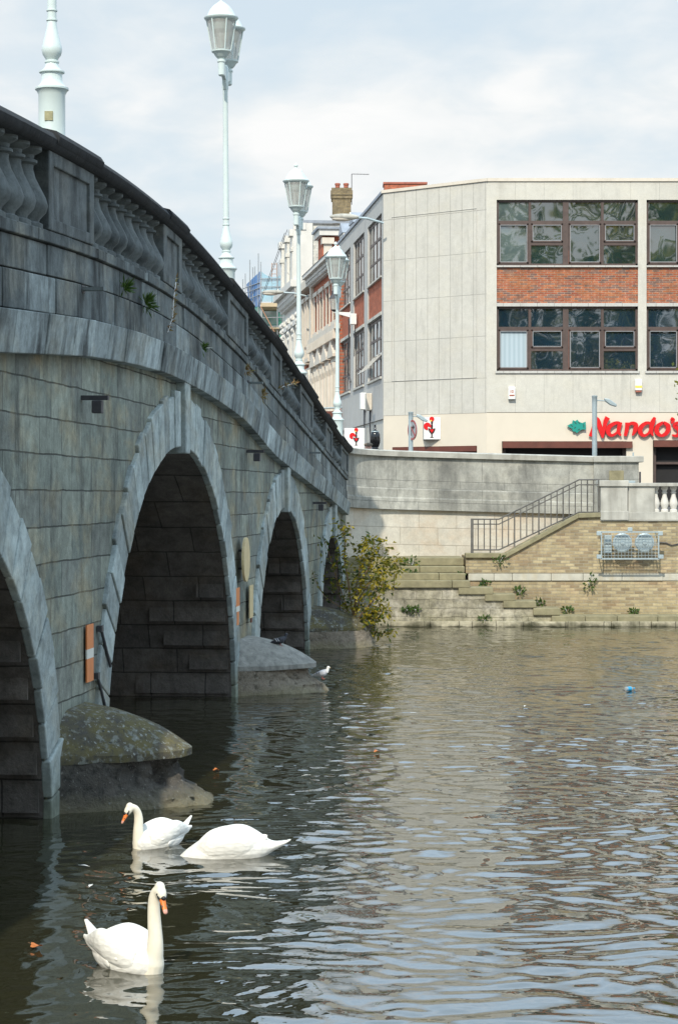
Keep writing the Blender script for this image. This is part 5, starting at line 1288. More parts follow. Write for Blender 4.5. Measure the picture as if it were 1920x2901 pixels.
# passer by behind the wall: only the capped head shows
HY = 60.0
p = at(1043, 1254, HY)
def person(loc, top):
    t = thing('person', 'person in a brown flat cap walking behind the curved wall', 'person', loc)
    H = top; s = H / 1.75
    m = MB()
    def L(pts, rad, seg=14):
        m.tube([(x * s, y * s, z * s) for x, y, z in pts], [r * s for r in rad], seg)
    for sg in (-1, 1):
        L([(sg * .10, 0, .92), (sg * .11, -.03 * sg, .50), (sg * .11, .04 * sg, .08)], [.085, .058, .042]); L([(sg * .11, .08 * sg, .05), (sg * .12, -.14 + .08 * sg, .03)], [.045, .035])
        L([(sg * .19, 0, 1.42), (sg * .25, .02 * sg, 1.14), (sg * .24, -.10 * sg - .03, .90)], [.055, .045, .033])
        L([(sg * .24, -.10 * sg - .03, .90), (sg * .235, -.12 * sg - .04, .80)], [.035, .028])
    rings = []
    for z, rx, ry in ((.86, .16, .11), (1.0, .165, .115), (1.15, .15, .105), (1.32, .18, .12), (1.44, .17, .10), (1.50, .07, .065), (1.56, .055, .058)):
        rings.append([(rx * s * math.cos(a), ry * s * math.sin(a), z * s) for a in np.linspace(0, 2 * math.pi, 18)[:-1]])
    m.loft(rings)
    m.ellipsoid((0, -.012 * s, 1.63 * s), (.076 * s, .095 * s, .115 * s), 18, 12); m.ellipsoid((0, -.11 * s, 1.62 * s), (.016 * s, .025 * s, .03 * s), 8, 6)
    for sg in (-1, 1): m.ellipsoid((sg * .078 * s, .005 * s, 1.625 * s), (.012 * s, .022 * s, .035 * s), 8, 6)
    b = place(fuse(m, 0.014, 4), 'body', 'skin', t, smooth=60)
    c = MB(); rings = []
    for z, rx, ry in ((.88, .20, .15), (1.05, .185, .14), (1.2, .18, .13), (1.35, .205, .14), (1.45, .19, .12), (1.50, .10, .085)):
        rings.append([(rx * s * math.cos(a), ry * s * math.sin(a), z * s) for a in np.linspace(0, 2 * math.pi, 18)[:-1]])
    c.loft(rings)
    for sg in (-1, 1): c.tube([(sg * .18 * s, 0, 1.43 * s), (sg * .25 * s, .02 * sg * s, 1.14 * s), (sg * .242 * s, (-.09 * sg - .03) * s, .93 * s)], [.075 * s, .06 * s, .05 * s], 12)
    place(fuse(c, 0.016, 4), 'coat', 'coat', t, smooth=60)
    tr = MB()
    for sg in (-1, 1): tr.tube([(sg * .10 * s, 0, .95 * s), (sg * .11 * s, -.03 * sg * s, .5 * s), (sg * .11 * s, .04 * sg * s, .09 * s)], [.10 * s, .075 * s, .06 * s], 12)
    tr.build('trousers', 'trouser', t, smooth=60)
    h = MB(); h.ellipsoid((0, .02 * s, 1.655 * s), (.084 * s, .092 * s, .09 * s), 18, 10); h.build('hair', 'hair', t, smooth=60)
    k_ = MB(); k_.ellipsoid((0, .0, 1.695 * s), (.115 * s, .125 * s, .058 * s), 24, 10); k_.ellipsoid((0, -.10 * s, 1.672 * s), (.085 * s, .07 * s, .012 * s), 18, 6); k_.build('cap', 'capcloth', t, smooth=60)
    for sg in (-1, 1): MB().ellipsoid((sg * .03 * s, -.100 * s, 1.637 * s), (.009 * s, .006 * s, .006 * s), 8, 6).build('eye', 'mask', t)
person((p.x, HY, G), p.z - G)

# roof clutter
t = thing('brick_stack', 'low red brick stack with tile edging standing on the roof of the concrete building', 'chimney', tuple(at(1148, 535, 84)))
c = at(1148, 535, 84)
MB().box(at(1088, 0, 84).x, at(1207, 0, 84).x, 84, 85, ZT - 0.3, Z(521, 84)).build('brickwork', 'redbrick2', t, world=True)
MB().box(at(1085, 0, 84).x, at(1210, 0, 84).x, 83.95, 85.05, Z(521, 84), Z(516, 84)).build('capping', 'terracotta', t, world=True)
# ------------------------------------------------------------------ buildings further up the street (own x runs up the street, y outwards over the pavement)
D5 = Vector((-0.125, 1.0)).normalized(); A5 = math.atan2(D5.y, D5.x)
XF['street'] = Matrix.Translation((0.033, 93.0, 0)) @ Matrix.Rotation(A5, 4, 'Z')
def sbuild(name, lab, cat): 
    t = thing(name, lab, cat, tuple(XF['street'] @ Vector((0, 0, 0))), A5); return t
def wall_with(x0, x1, z0, z1, holes, y0, y1):     # holes: x0,x1,z0,z1 sorted in rows sharing z
    m = MB(); zs = sorted(set([z0, z1] + [h[2] for h in holes] + [h[3] for h in holes]))
    for a, b in zip(zs[:-1], zs[1:]):
        hs = sorted([h for h in holes if h[2] <= a + 1e-6 and h[3] >= b - 1e-6]); x = x0
        for h in hs:
            m.box(x, h[0], y0, y1, a, b); x = h[1]
        m.box(x, x1, y0, y1, a, b)
    return m
ta = sbuild('dressed_building', 'red brick street building with cream window surrounds, triangular pediments and a deep cornice', 'building')
hA = [(c - .5, c + .5, z0, z1) for c in (1.7, 4.2, 6.7, 9.0) for z0, z1 in ((11.2, 12.6), (6.4, 9.0))]
wall_with(0, 10.5, G, 13.4, hA, -5, 0).build('wall', 'redbrick2', ta)
for c in (1.7, 4.2, 6.7, 9.0):
    for z0, z1, ped in ((11.2, 12.6, False), (6.4, 9.0, True)):
        m = MB().box(c - .74, c - .5, -0.2, 0.05, z0 - .1, z1 + .25).box(c + .5, c + .74, -0.2, 0.05, z0 - .1, z1 + .25).box(c - .9, c + .9, -0.2, 0.09, z1 + .252, z1 + .45).box(c - .95, c + .95, -0.2, 0.10, z0 - .3, z0 - .102)
        if ped:
            for sx in (-0.68, 0.68): m.lathe([(.17, z0), (.17, z0 + .1), (.13, z0 + .15), (.12, z1 - .3), (.2, z1 - .05), (.22, z1 + .2)], (c + sx, 0.02, 0), 12)
        w = m.build('window', 'creamstone', ta)
        MB().box(c - .5, c + .5, -0.3, -0.22, z0, z1).build('pane', 'glass_pale', w)
        if ped:
            m = MB(); m.prism([(c - 1.05, z1 + .452), (c + 1.05, z1 + .452), (c + 1.05, z1 + .58), (c, z1 + 1.25), (c - 1.05, z1 + .58)], 0.0, 0.24); m.build('pediment', 'creamstone', w)
MB().box(-0.1, 10.55, 0.003, 0.25, 10.62, 10.86).build('string_course', 'creamstone', ta)
m = MB()
for k in range(34): m.box(0.1 + .31 * k, 0.25 + .31 * k, 0.003, 0.3, 10.2, 10.6)
m.build('corbels', 'creamstone', ta)
MB().box(10.0, 10.5, 0.003, 0.16, G, 13.4).build('quoin_strip', 'creamstone', ta)
m = MB().box(-0.1, 10.6, -5, 0.18, 13.4, 13.62).box(-0.15, 10.65, -5, 0.36, 13.625, 13.8).box(-0.2, 10.7, -5, 0.52, 13.805, 13.98)
for k in range(36): m.box(0.0 + .295 * k, 0.15 + .295 * k, 0.185, 0.33, 13.46, 13.61)
m.build('cornice', 'white', ta)
MB().prismx([(0.55, 13.985), (-0.3, 14.15), (-2.6, 15.4), (-4.9, 15.4), (-4.9, 13.985)], -0.1, 10.6).build('roof', 'slate', ta)
for c in (1.6, 5.4):
    m = MB().box(c - .55, c + .55, -2.6, -0.9, 14.2, 15.3); d = m.build('dormer', 'white', ta)
    MB().prismx([(-0.75, 15.302), (-0.75, 15.42), (-2.7, 15.42), (-2.7, 15.302)], c - .75, c + .75).build('eaves', 'white', d)
    MB().prism([(c - .78, 15.425), (c + .78, 15.425), (c, 15.95)], -2.9, -0.7).build('dormer_roof', 'lead', d)
    MB().box(c - .32, c + .32, -0.93, -0.885, 14.4, 15.15).build('pane', 'glass', d)
tb = sbuild('brick_terrace_house', 'narrow red brick house with tall cream windows between the cornice building and the white building', 'building')
hB = [(c - .5, c + .5, z0, z1) for c in (12.3, 14.6) for z0, z1 in ((10.2, 12.8), (5.4, 8.6))]
wall_with(10.5, 16.4, G, 13.5, hB, -3.0, -0.2).build('wall', 'redbrick2', tb)
for c in (12.3, 14.6):
    for z0, z1, arch in ((10.2, 12.8, 0), (5.4, 8.6, 1)):
        m = MB().box(c - .8, c - .5, -0.35, 0.05, z0 - .1, z1 + .2).box(c + .5, c + .8, -0.35, 0.05, z0 - .1, z1 + .2).box(c - .85, c + .85, -0.35, 0.1, z1 + .202, z1 + .42).box(c - .85, c + .85, -.35, .15, z0 - .3, z0 - .102)
        if arch: m.prism([(c + .8 * math.cos(a), z1 + .42 + .5 * math.sin(a)) for a in np.linspace(0, math.pi, 12)], -0.3, 0.1)
        w = m.build('window', 'creamstone', tb); MB().box(c - .5, c + .5, -0.42, -0.38, z0, z1).build('pane', 'glass_pale', w)
MB().box(10.5, 16.4, -0.197, 0.0, 9.35, 9.65).build('string_course', 'creamstone', tb)
MB().box(10.72, 16.4, -3.0, 0.3, 13.503, 13.9).build('cornice', 'creamstone', tb)
MB().prismx([(0.25, 13.905), (-2.9, 15.6), (-2.9, 13.905)], 10.72, 16.4).build('roof', 'slate', tb)
tp = sbuild('roof_pavilion', 'small brick roof storey with cream corner posts and a flat slab roof', 'building')
MB().box(10.8, 12.6, -4.0, -0.5, 13.95, 16.0).build('brickwork', 'redbrick2', tp)
for yy in (-0.75, -1.75, -3.9):
    MB().box(10.62, 10.98, yy - .2, yy + .2, 13.95, 15.9).build('post', 'creamstone', tp)
    MB().box(10.5, 11.1, yy - .3, yy + .3, 15.6, 15.9).build('post_capital', 'creamstone', tp)
MB().box(10.4, 12.8, -4.2, -0.3, 16.003, 16.3).build('slab_roof', 'white', tp); MB().box(10.3, 12.9, -4.3, -0.2, 16.303, 16.42).build('lead_edge', 'lead', tp)

tw = sbuild('white_ornate_building', 'tall white stucco building with a heavy cornice, pilasters and a stepped attic', 'building')
hW = [(c - .55, c + .55, z0, z1) for c in (18.2, 20.5, 22.8) for z0, z1 in ((9.5, 12.2), (5.0, 8.0))]
wall_with(16.42, 25.5, G, 13.4, hW, -3.0, -0.1).build('wall', 'white', tw)
for c in (18.2, 20.5, 22.8):
    for z0, z1 in ((9.5, 12.2), (5.0, 8.0)):
        w = MB().box(c - .75, c - .55, -.3, .1, z0, z1).box(c + .55, c + .75, -.3, .1, z0, z1).box(c - .8, c + .8, -.3, .15, z1 + .002, z1 + .3).build('window', 'white', tw); MB().box(c - .55, c + .55, -.35, -.31, z0, z1).build('pane', 'glass', w)
for c in (16.9, 19.35, 21.65, 23.95, 25.15):
    m = MB().box(c - .28, c + .28, -0.097, .06, G, 11.6)
    for k in range(4):      # carved capital
        m.box(c - .30 - .04 * k, c + .30 + .04 * k, -0.097, .08 + .03 * k, 11.603 + .32 * k, 11.88 + .32 * k)
        for q in range(3): m.ellipsoid((c - .22 + .22 * q, .09 + .03 * k, 11.72 + .32 * k), (.07, .06, .10), 8, 6)
    m.build('pilaster', 'white', tw)
m = MB().box(16.4, 25.6, -3, .12, 13.403, 13.75).box(16.3, 25.7, -3, .30, 13.753, 14.05).box(16.2, 25.8, -3, .52, 14.053, 14.4)
for k in range(20): m.box(16.4 + .45 * k, 16.6 + .45 * k, .123, .28, 13.5, 13.75)
m.build('cornice', 'white', tw)
MB().box(16.5, 25.5, -2.9, 0.0, 14.403, 17.35).build('attic', 'whitebrick', tw)
for c in (16.75, 19.4, 22.2, 25.1): MB().box(c - .35, c + .35, 0.003, .14, 14.403, 17.0).box(c - .4, c + .4, 0.003, .22, 16.2, 16.4).box(c - .45, c + .45, -.3, .28, 17.0, 17.35).build('attic_pilaster', 'white', tw)
MB().box(16.36, 16.5, -3.2, 0.05, 17.36, 17.5).build('end_capping', 'lead', tw)
MB().box(16.36, 16.497, -0.65, 0.35, 14.41, 17.35).build('end_pilaster', 'white', tw)
m = MB()
for dx in (0, .35): m.tube([(18.0 + dx * 4, 0.5, 17.2), (25.0 + dx * 4, 1.3, 13.9)], 0.014, 5)
m.build('stay_cable', 'iron', tw)
tc_ = thing('tall_chimney', 'tall brown brick chimney stack with two red clay pots', 'chimney', tuple(at(967, 620, 111.5)))
x0, x1 = at(941, 0, 111.5).x, at(994, 0, 111.5).x
MB().box(x0, x1, 111.5, 112.9, 13.0, Z(556, 111.5)).build('shaft', 'brownbrick', tc_, world=True)
MB().box(x0 - .06, x1 + .06, 111.44, 112.96, Z(562, 111.5), Z(553, 111.5)).box(x0 - .09, x1 + .09, 111.4, 113, Z(552.5, 111.5), Z(540, 111.5)).box(x0 - .04, x1 + .04, 111.45, 112.95, Z(539.5, 111.5), Z(532, 111.5)).build('head', 'brownbrick', tc_, world=True)
for u in (956, 980):
    c = at(u, 532, 112.2); MB().lathe([(.12, 0), (.12, .12), (.15, .14), (.15, .22), (.11, .24)], (c.x, c.y, c.z), 14).build('chimney_pot', 'terracotta', tc_, world=True, smooth=40)
t = thing('roof_aerial', 'thin television aerial beside the brown chimney', 'aerial', tuple(at(996, 560, 113)))
a0, a1 = at(996, 580, 113), at(996, 493, 113); b1 = at(1045, 494, 113)
MB().tube([a0, a1], 0.02, 5).build('mast', 'iron', t, world=True)
m = MB().tube([a1, b1], 0.014, 5)
for k in range(12):
    p = a1.lerp(b1, (k + .5) / 12); m.tube([p + Vector((0, -.2, 0)), p + Vector((0, .2, 0))], 0.008, 4)
m.build('boom', 'iron', t, world=True)
th_ = thing('hip_roofed_house', 'house with a brown tiled hip roof showing behind the concrete building', 'building', (6, 108, G))
MB().box(1.3, 14, 104.6, 111, G, 16.0).build('wall', 'redbrick2', th_, world=True)
MB().add([(0.4, 104, 16.0), (14.6, 104, 16.0), (14.6, 111.5, 16.0), (0.4, 111.5, 16.0), (3.6, 107.8, 18.45), (11, 107.8, 18.45)], [(0, 1, 5, 4), (1, 2, 5), (2, 3, 4, 5), (3, 0, 4), (3, 2, 1, 0)]).build('roof', 'tile', th_, world=True)
# backdrop of the street end
t = thing('end_house', 'pale house wrapped by the scaffolding at the end of the street', 'building', (-3.5, 130, G))
MB().box(-6.2, 3.0, 128, 138, G, 13.2).build('wall', 'creamstone', t, world=True)
for k, (x_, z_) in enumerate(((-5.2, 6), (-3.4, 6), (-5.2, 9.6), (-3.4, 9.6))): MB().box(x_ - .45, x_ + .45, 127.94, 127.99, z_, z_ + 1.9).build('window', 'glass', t, world=True)
MB().box(-6.5, 3.3, 127.6, 138.4, 13.203, 13.6).build('roof_edge', 'lead', t, world=True)
sc = thing('scaffolding', 'tube scaffolding with timber lifts and blue and green debris netting', 'scaffolding', tuple(at(745, 1180, 123)))
def sp(u, v, Y=123.0): return at(u, v, Y)
for i, (u, vt, Y) in enumerate(((688, 791, 126.5), (695, 775, 126), (708, 736, 125.2), (716, 757, 124.8), (722, 755, 124.5), (732, 718, 123.4), (739, 742, 123), (786, 743, 123), (791, 748, 124.5), (803, 752, 123))):
    a, b = sp(u, vt, Y), sp(u, 1100, Y); MB().tube([a, b], 0.030, 6).build('pole', 'tube', sc, world=True)
for v, mt in ((790, 'tube'), (813, 'tube'), (830, 'tube'), (900, 'tube'), (925, 'tube')): MB().tube([sp(736, v), sp(806, v - 1)], 0.028, 6).build('ledger', mt, sc, world=True)
for v in (800, 815, 835): MB().tube([sp(736, v), sp(684, v + 20, 127)], 0.028, 6).build('ledger', 'tube', sc, world=True)
MB().tube([sp(738, 868, 122.8), sp(788, 960, 122.8)], 0.03, 6).build('brace', 'rusttube', sc, world=True)
m = MB()
for k in range(5): m.tube([sp(770, 748 + 14 * k, 123.6), sp(784, 748 + 14 * k, 123.6)], 0.018, 5)
m.tube([sp(770, 745, 123.6), sp(770, 860, 123.6)], 0.02, 5); m.tube([sp(784, 745, 123.6), sp(784, 860, 123.6)], 0.02, 5); m.build('ladder', 'rusttube', sc, world=True)
def deck(v, u0, u1, th):
    a, b = sp(u0, v, 122.9), sp(u1, v, 122.9); 
    return MB().box(a.x, b.x, 122.85, 126.0, a.z - th, a.z).build('lift_boards', 'timber', sc, world=True)
deck(858, 737, 793, 0.22); deck(962, 775, 803, 0.2); deck(928, 742, 803, 0.06)
def net(corners, name, mat, sag=0.0, n=14):
    a, b, c, d = [Vector(p) for p in corners]; v = []; f = []
    for j in range(n + 1):
        for i in range(n + 1):
            s_, t_ = i / n, j / n
            p = (a.lerp(b, s_)).lerp(d.lerp(c, s_), t_)
            p.z -= sag * (1 - t_) * 4 * s_ * (1 - s_); p.y += 0.12 * noise.noise(p * 0.9)
            v.append(p)
    for j in range(n):
        for i in range(n): f.append((j * (n + 1) + i, j * (n + 1) + i + 1, (j + 1) * (n + 1) + i + 1, (j + 1) * (n + 1) + i))
    MB().add(v, f).build(name, mat, sc, world=True, smooth=70)
net((sp(698, 806, 126), sp(737, 768, 123.05), sp(737, 868, 123.05), sp(708, 880, 126)), 'blue_netting', 'bluenet')
net((sp(738, 766, 123.05), sp(806, 770, 123.05), sp(800, 792, 123.05), sp(738, 792, 123.05)), 'pale_netting', 'palenet', 0.35)
net((sp(739, 792, 123.1), sp(798, 792, 123.1), sp(790, 855, 123.1), sp(738, 855, 123.1)), 'blue_netting', 'palenet')
net((sp(712, 872, 124.5), sp(741, 866, 123.2), sp(741, 1060, 123.2), sp(712, 1060, 124.5)), 'green_netting', 'greennet')
net((sp(742, 880, 125.6), sp(806, 880, 125.6), sp(812, 1060, 125.6), sp(742, 1060, 125.6)), 'green_netting', 'greennet')
net((sp(786, 880, 123.2), sp(790, 880, 123.2), sp(806, 955, 123.2), sp(792, 955, 123.2)), 'green_netting', 'greennet')
# low brown hoarding at the street corner behind the last lamp
t = thing('brown_hoarding', 'dark red brown hoarding at street level beside the furthest lamp post', 'hoarding', tuple(at(950, 1200, 92.6)))
a, b = at(918, 1165, 92.6), at(972, 1165, 92.6)
MB().box(a.x, b.x - .05, 92.5, 92.6, G, a.z).build('boarding', 'brownwood', t, world=True); MB().tube([(a.x, 92.45, a.z + .12), (b.x - .05, 92.45, a.z + .16)], 0.04, 6).build('top_rail', 'galv', t, world=True)

# ------------------------------------------------------------------ swans
def ring(c, ry, rz, d=(1, 0, 0), n=20, flat_=1.0):
    d = Vector(d).normalized(); side = Vector((0, 1, 0)); side = (side - d * side.dot(d)).normalized(); up = d.cross(side) * -1
    if up.z < 0: up = -up
    return [Vector(c) + side * ry * math.cos(2 * math.pi * k / n) + up * rz * math.sin(2 * math.pi * k / n) * (flat_ if math.sin(2 * math.pi * k / n) < 0 else 1) for k in range(n)]
def dense(st, k=4):        # smooth the stations of a loft
    P_ = smooth_path([(i, 0, 0) for i in range(len(st))], k); n = len(P_)
    out = []
    cols = [smooth_path([(v, 0, 0) for v in c], k) for c in zip(*st)]
    for i in range(n): out.append(tuple(c[i].x for c in cols))
    return out
def wing_loft(m, sg, hump):
    st = [((.24, .13 * sg, .10), .035, .07), ((.14, .165 * sg, .135), .065, .115), ((.0, .17 * sg, .16 + hump * .5), .075, .13), ((-.14, .15 * sg, .185 + hump), .07, .115), ((-.27, .11 * sg, .19 + hump * .6), .05, .08), ((-.38, .07 * sg, .185), .028, .045), ((-.47, .045 * sg, .20), .012, .018)]
    m.loft([ring((x, y, z), a, b) for x, y, z, a, b in dense([(*c, a, b) for c, a, b in st])])
def swan(loc, rz, sc_, label, pose):
    t = thing('swan', label, 'swan', loc, rz, 'white swans on the river'); t.scale = (sc_,) * 3
    m = MB()
    if pose == 'feed':
        st = [(-.66, .150, .012, .008), (-.58, .115, .05, .025), (-.46, .085, .10, .06), (-.34, .08, .17, .15), (-.20, .095, .22, .205), (-.04, .085, .235, .21), (.13, .04, .22, .18), (.28, -.01, .18, .135), (.40, -.07, .12, .105), (.50, -.14, .07, .07)]
        m.loft([ring((x, 0, z), a, b) for x, z, a, b in dense(st)])
        m.tube([(.42, 0, -.06), (.56, 0, -.16), (.66, 0, -.32)], [.08, .06, .05], 14)
    else:
        st = [(-.40, .15, .02, .012), (-.34, .12, .08, .05), (-.24, .09, .15, .11), (-.08, .07, .21, .155), (.08, .065, .215, .16), (.20, .06, .18, .15), (.30, .06, .125, .13), (.37, .06, .06, .08)]
        m.loft([ring((x, 0, z), a, b) for x, z, a, b in dense(st)])
        m.loft([ring(c, a, b, (-1, 0, .9)) for c, a, b in (((-.30, 0, .13), .07, .03), ((-.40, 0, .225), .065, .024), ((-.50, 0, .33), .02, .012))])
    body = place(fuse(m, 0.010, 12), 'body', 'feather', t, smooth=80)
    # feather rows on the wings as fine relief
    for sg in (-1, 1):
        w = MB()
        if pose == 'feed': w.loft([ring((x, y, z), a, b) for x, y, z, a, b in dense([(*c, a, b) for c, a, b in (((.27, .115 * sg, .05), .03, .06), ((.14, .165 * sg, .105), .07, .115), ((-.05, .175 * sg, .135), .078, .135), ((-.2, .165 * sg, .135), .07, .12), ((-.33, .115 * sg, .115), .045, .075), ((-.43, .06 * sg, .125), .015, .025))])])
        else: wing_loft(w, sg, .025)
        wo = place(fuse(w, 0.009, 5), 'wing', 'feather', t, smooth=80)
        fm = MB()
        for k in range(9):
            f_ = k / 8; c = Vector((-.06 - .27 * f_, (.205 - .105 * f_) * sg, .075 + .075 * f_)); rot_ = Matrix.Rotation(math.atan2(.30 * sg, 1.0) , 3, 'Z') @ Matrix.Rotation(R(16), 3, 'Y')
            fm.ellipsoid(c, (.105, .010, .030), 14, 8, rot_)
        for k in range(8):
            f_ = k / 7; c = Vector((.06 - .30 * f_, (.222 - .10 * f_) * sg, .135 + .05 * f_)); rot_ = Matrix.Rotation(math.atan2(.22 * sg, 1.0), 3, 'Z') @ Matrix.Rotation(R(22), 3, 'Y')
            fm.ellipsoid(c, (.075, .009, .024), 14, 8, rot_)
        fm.build('flight_feathers', 'feather', wo, smooth=70)
    if pose == 'feed': return t
    if pose == 'alert':
        neck = [(.29, 0, .03), (.325, 0, .13), (.335, 0, .26), (.325, 0, .40), (.318, 0, .52), (.325, 0, .61), (.352, 0, .665), (.39, 0, .675)]
        head = Vector((.395, 0, .668)); yaw, pitch = R(-22), R(-50)
    else:
        neck = [(.30, 0, -.02), (.315, 0, .10), (.32, 0, .22), (.315, 0, .33), (.325, 0, .42), (.36, 0, .485), (.41, 0, .515), (.45, 0, .508)]
        head = Vector((.462, 0, .497)); yaw, pitch = R(0), R(-52)
    n = MB(); n.tube(smooth_path(neck, 4), list(np.interp(np.linspace(0, 1, 29), [0, .15, .35, .6, .85, 1], [.088, .074, .060, .051, .045, .046])), 16)
    rot = Matrix.Rotation(yaw, 3, 'Z') @ Matrix.Rotation(-pitch, 3, 'Y')
    n.ellipsoid(head + rot @ Vector((.005, 0, .0)), (.078, .047, .050), 18, 12, rot); n.ellipsoid(head + rot @ Vector((-.035, 0, .012)), (.05, .044, .048), 16, 10, rot); n.ellipsoid(head + rot @ Vector((.055, 0, -.008)), (.040, .030, .030), 14, 8, rot)
    if pose == 'alert': n.tube([(.27, 0, -.02), (.31, 0, .08), (.33, 0, .18)], [.11, .095, .065], 14)
    neck_o = place(fuse(n, 0.0085, 5), 'neck', 'neckfeather', t, smooth=80)
    def hp(x, y, z): return head + rot @ Vector((x, y, z))
    def hring(x, z, ry, rz_): return [hp(x, ry * math.cos(2 * math.pi * k / 14), z + rz_ * math.sin(2 * math.pi * k / 14)) for k in range(14)]
    MB().loft([hring(.070, -.006, .027, .030), hring(.095, -.008, .024, .024), hring(.13, -.012, .021, .016), hring(.165, -.014, .021, .012)]).build('bill', 'bill', t, smooth=60)
    MB().loft([hring(.163, -.014, .0212, .0125), hring(.185, -.017, .019, .010), hring(.196, -.020, .010, .006)]).build('bill_tip', 'billtip', t, smooth=60)
    mk = MB().ellipsoid(hp(.073, 0, .018), (.022, .020, .020), 12, 8)
    for sg in (-1, 1):
        mk.loft([[hp(.055 + .02 * math.cos(a), sg * (.0265 + .001), -.002 + .018 * math.sin(a)) for a in np.linspace(0, 2 * math.pi, 9)[:-1]], [hp(.05 + .014 * math.cos(a), sg * .040, .004 + .010 * math.sin(a)) for a in np.linspace(0, 2 * math.pi, 9)[:-1]], [hp(.030 + .010 * math.cos(a), sg * .0455, .012 + .006 * math.sin(a)) for a in np.linspace(0, 2 * math.pi, 9)[:-1]]])
        mk.tube([hp(.125, sg * .0215, .001), hp(.14, sg * .0215, .0)], .004, 6)
    mk.loft([hring(.058, -.006, .031, .034), hring(.072, -.006, .0285, .0315)])
    mk.build('bill_base', 'mask', t, smooth=60)
    for sg in (-1, 1): MB().ellipsoid(hp(.028, sg * .0445, .014), (.008, .006, .008), 10, 6).build('eye', 'mask', t, smooth=60)
    return t
swan((-1.485, 14.84, 0.0), R(-40), 0.84, 'nearest white swan with an upright neck looking right', 'alert')
swan((-1.69, 19.96, 0.0), R(180 + 40), 0.75, 'white swan with a bent neck and orange bill pointing down to the left', 'hook')
swan((-1.05, 19.42, 0.0), R(180 + 3), 0.93, 'white swan feeding with its head under water and tail raised', 'feed')

# ------------------------------------------------------------------ pigeons
def pigeon(loc, rz, label, body_m, head_m, dark):
    t = thing('pigeon', label, 'pigeon', loc, rz, 'pigeons on the cutwaters'); t.scale = (1.07,) * 3
    m = MB()
    st = [(-.175, .055, .016, .006), (-.13, .062, .026, .012), (-.08, .075, .045, .032), (-.02, .090, .058, .050), (.035, .100, .056, .056), (.075, .118, .042, .046), (.095, .14, .028, .032)]
    m.loft([ring((x, 0, z), a, b) for x, z, a, b in dense(st)])
    for sg in (-1, 1): m.loft([ring(c, a, b) for c, a, b in (((.06, .045 * sg, .105), .012, .03), ((.0, .055 * sg, .10), .016, .038), ((-.07, .04 * sg, .085), .014, .026), ((-.13, .018 * sg, .074), .008, .01))])
    place(fuse(m, 0.0055, 4), 'body', body_m, t, smooth=80)
    h = MB(); h.tube([(.075, 0, .115), (.095, 0, .15), (.102, 0, .178)], [.036, .026, .022], 12); h.ellipsoid((.108, 0, .188), (.027, .022, .023), 14, 10)
    place(fuse(h, 0.0045, 4), 'head', head_m, t, smooth=80)
    MB().loft([[Vector((.130 + .022 * k, .006 * (1 - k * .8) * math.cos(a), .184 - .006 * k + .006 * (1 - k * .8) * math.sin(a))) for a in np.linspace(0, 2 * math.pi, 9)[:-1]] for k in (0, .5, 1)]).build('beak', 'mask' if dark else 'boardyellow', t)
    w = MB()
    for sg in (-1, 1):
        for x in (-.03, -.065): w.tube([(x + .015, sg * .0695, .085), (x, sg * .0680, .105), (x - .004, sg * .052, .126)], .006, 6)
    w.build('wing_bar', 'pig_grey' if dark else 'pig_bar', t)
    for sg in (-1, 1):
        f = MB().tube([(.01, sg * .022, .055), (.015, sg * .022, .012)], .006, 6)
        for a in (-.5, 0, .5): f.tube([(.015, sg * .022, .012), (.015 + .035 * math.cos(a), sg * .022 + .035 * math.sin(a), .005)], .004, 5)
        f.build('foot', 'pig_foot', t)
    for sg in (-1, 1): MB().ellipsoid((.118, sg * .020, .191), (.004, .003, .004), 8, 6).build('eye', 'mask', t)
    return t
p = XF[bridge.name] @ Vector((14.0, -0.62, 0.40 + 0.075 + 0.42 * (1 - 0.60 ** 2.1) + 0.0))
pigeon(tuple(p), R(12), 'dark pigeon standing on the pale domed cap of the second cutwater', 'pig_dark', 'pig_dark', True)
p = XF[bridge.name] @ Vector((14.05, -1.33, 0.20))
pigeon(tuple(p), R(-15), 'pale grey and white pigeon at the tip of the second cutwater above the water', 'pig_grey', 'pig_white', False)
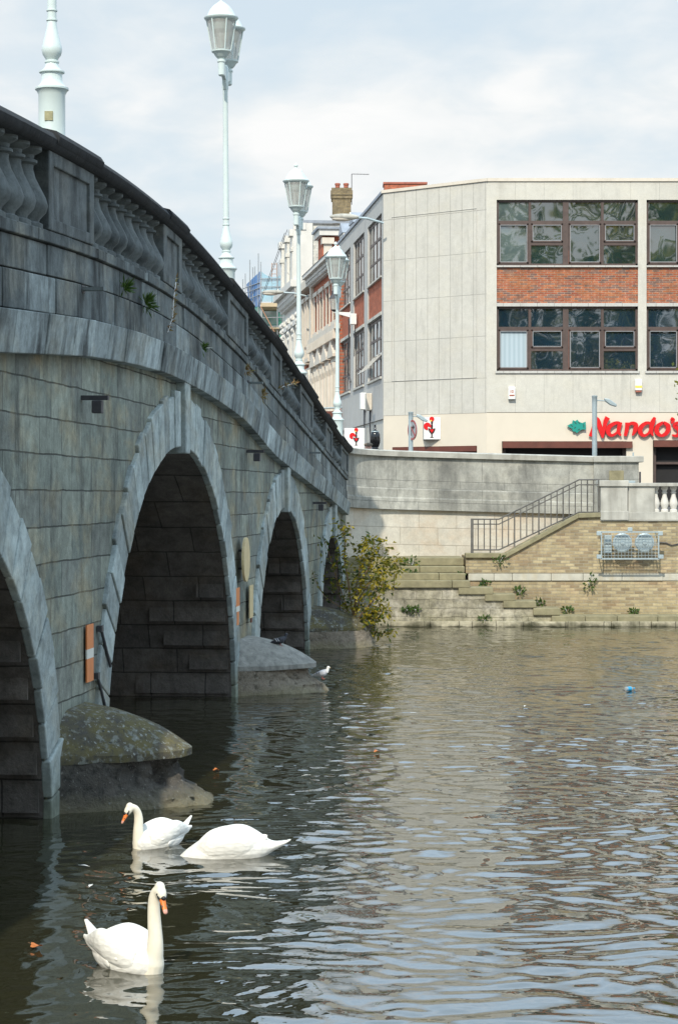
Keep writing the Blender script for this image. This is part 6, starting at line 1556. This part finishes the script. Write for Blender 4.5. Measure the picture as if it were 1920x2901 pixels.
# ------------------------------------------------------------------ things adrift
def drift(u, v, kind, label, grp):
    Y_ = CH * F / (v - VH); p = at(u, v, Y_); p.z = 0.02
    s = Y_ / F
    if kind == 'feather':
        t = thing('feather', label, 'feather', tuple(p), random.uniform(0, 3), grp)
        m = MB(); n = 7
        pts = [(0.10 * (i / n - .5), 0.018 * math.sin(math.pi * i / n) * (1 if True else 1), 0.008 * math.sin(math.pi * i / n)) for i in range(n + 1)]
        top = [(x, y, z + .006) for x, y, z in pts]; bot = [(x, -y, z + .006) for x, y, z in pts]
        m.add(top + bot, [(i, i + 1, n + 2 + i, n + 1 + i) for i in range(n)]); m.build('vane', 'feather', t); MB().tube([(-.06, 0, .004), (.05, 0, .012)], .002, 5).build('quill', 'boardwhite', t)
    elif kind == 'leaf':
        t = thing('dead_leaf', label, 'leaf', tuple(p), random.uniform(0, 3), grp)
        m = MB(); o = [(0.055 * math.cos(a) * (1 + .15 * math.cos(5 * a)), 0.035 * math.sin(a) * (1 + .15 * math.cos(5 * a)), 0.012 + 0.012 * math.cos(2 * a)) for a in np.linspace(0, 2 * math.pi, 21)[:-1]]
        m.add([(0, 0, 0.006)] + o, [(0, i + 1, (i + 1) % 20 + 1) for i in range(20)]); m.build('blade', 'deadleaf', t); MB().tube([(.05, 0, .01), (.09, .01, .02)], .002, 5).build('stalk', 'bark', t)
    else:
        t = thing('plastic_bottle', label, 'bottle', tuple(p), R(40), grp)
        m = MB(); m.lathe([(.02, -.1), (.035, -.09), (.036, .05), (.02, .085), (.013, .095), (.013, .11)], seg=12); m.v = [(z, x, y + .015) for x, y, z in m.v]; m.build('bottle', 'lampglass', t, smooth=40)
        m = MB(); m.lathe([(.038, -.055), (.038, .03)], seg=12); m.v = [(z, x, y + .015) for x, y, z in m.v]; m.build('label_band', 'bluep', t)
        m = MB(); m.lathe([(.016, .105), (.016, .13)], seg=10); m.v = [(z, x, y + .015) for x, y, z in m.v]; m.build('cap', 'bluep', t)
drift(1781, 1957, 'bottle', 'small blue and clear plastic bottle floating on the right', None)
drift(613, 2187, 'leaf', 'orange leaf floating right of the nearest cutwater', 'dead leaves on the water')
drift(1067, 2135, 'leaf', 'orange leaf floating on the paler water in mid river', 'dead leaves on the water')
drift(104, 2690, 'leaf', 'small orange leaf floating left of the nearest swan', 'dead leaves on the water')
drift(1486, 2005, 'feather', 'white feather floating in the middle of the open water', 'white feathers on the water')
drift(1172, 2025, 'feather', 'white feather floating in front of the bush reflection', 'white feathers on the water')
drift(1035, 1998, 'feather', 'white feather floating right of the pale pigeon', 'white feathers on the water')
drift(237, 2461, 'feather', 'white feather floating left of the two swans', 'white feathers on the water')
drift(258, 2518, 'feather', 'white feather floating between the nearest swan and the bridge shadow', 'white feathers on the water')
drift(868, 2203, 'feather', 'pale feather floating in mid water above the feeding swan', 'white feathers on the water')
# trees on the near bank, behind the viewer: the office windows mirror them
ta1 = tree('tall autumn tree in the row on the near bank', (24.0, -26.0, 1.5), 31.0, 6.2, 6500, 0.75, 4.0, group='near bank trees', seed=9, clumps=64)
ta2 = tree('tall autumn tree in the row on the near bank', (14.5, -30.0, 1.5), 32.0, 6.5, 6500, 0.75, 4.0, group='near bank trees', seed=10, clumps=64)
for i, (x_, y_) in enumerate(((34.0, -30.0), (44.0, -27.0), (4.5, -27.0), (-6.0, -32.0))):
    o = copy_tree((ta1, ta2)[i % 2]); o.location = (x_, y_, 1.5); o.rotation_euler = (0, 0, 1.3 * i + 0.7)
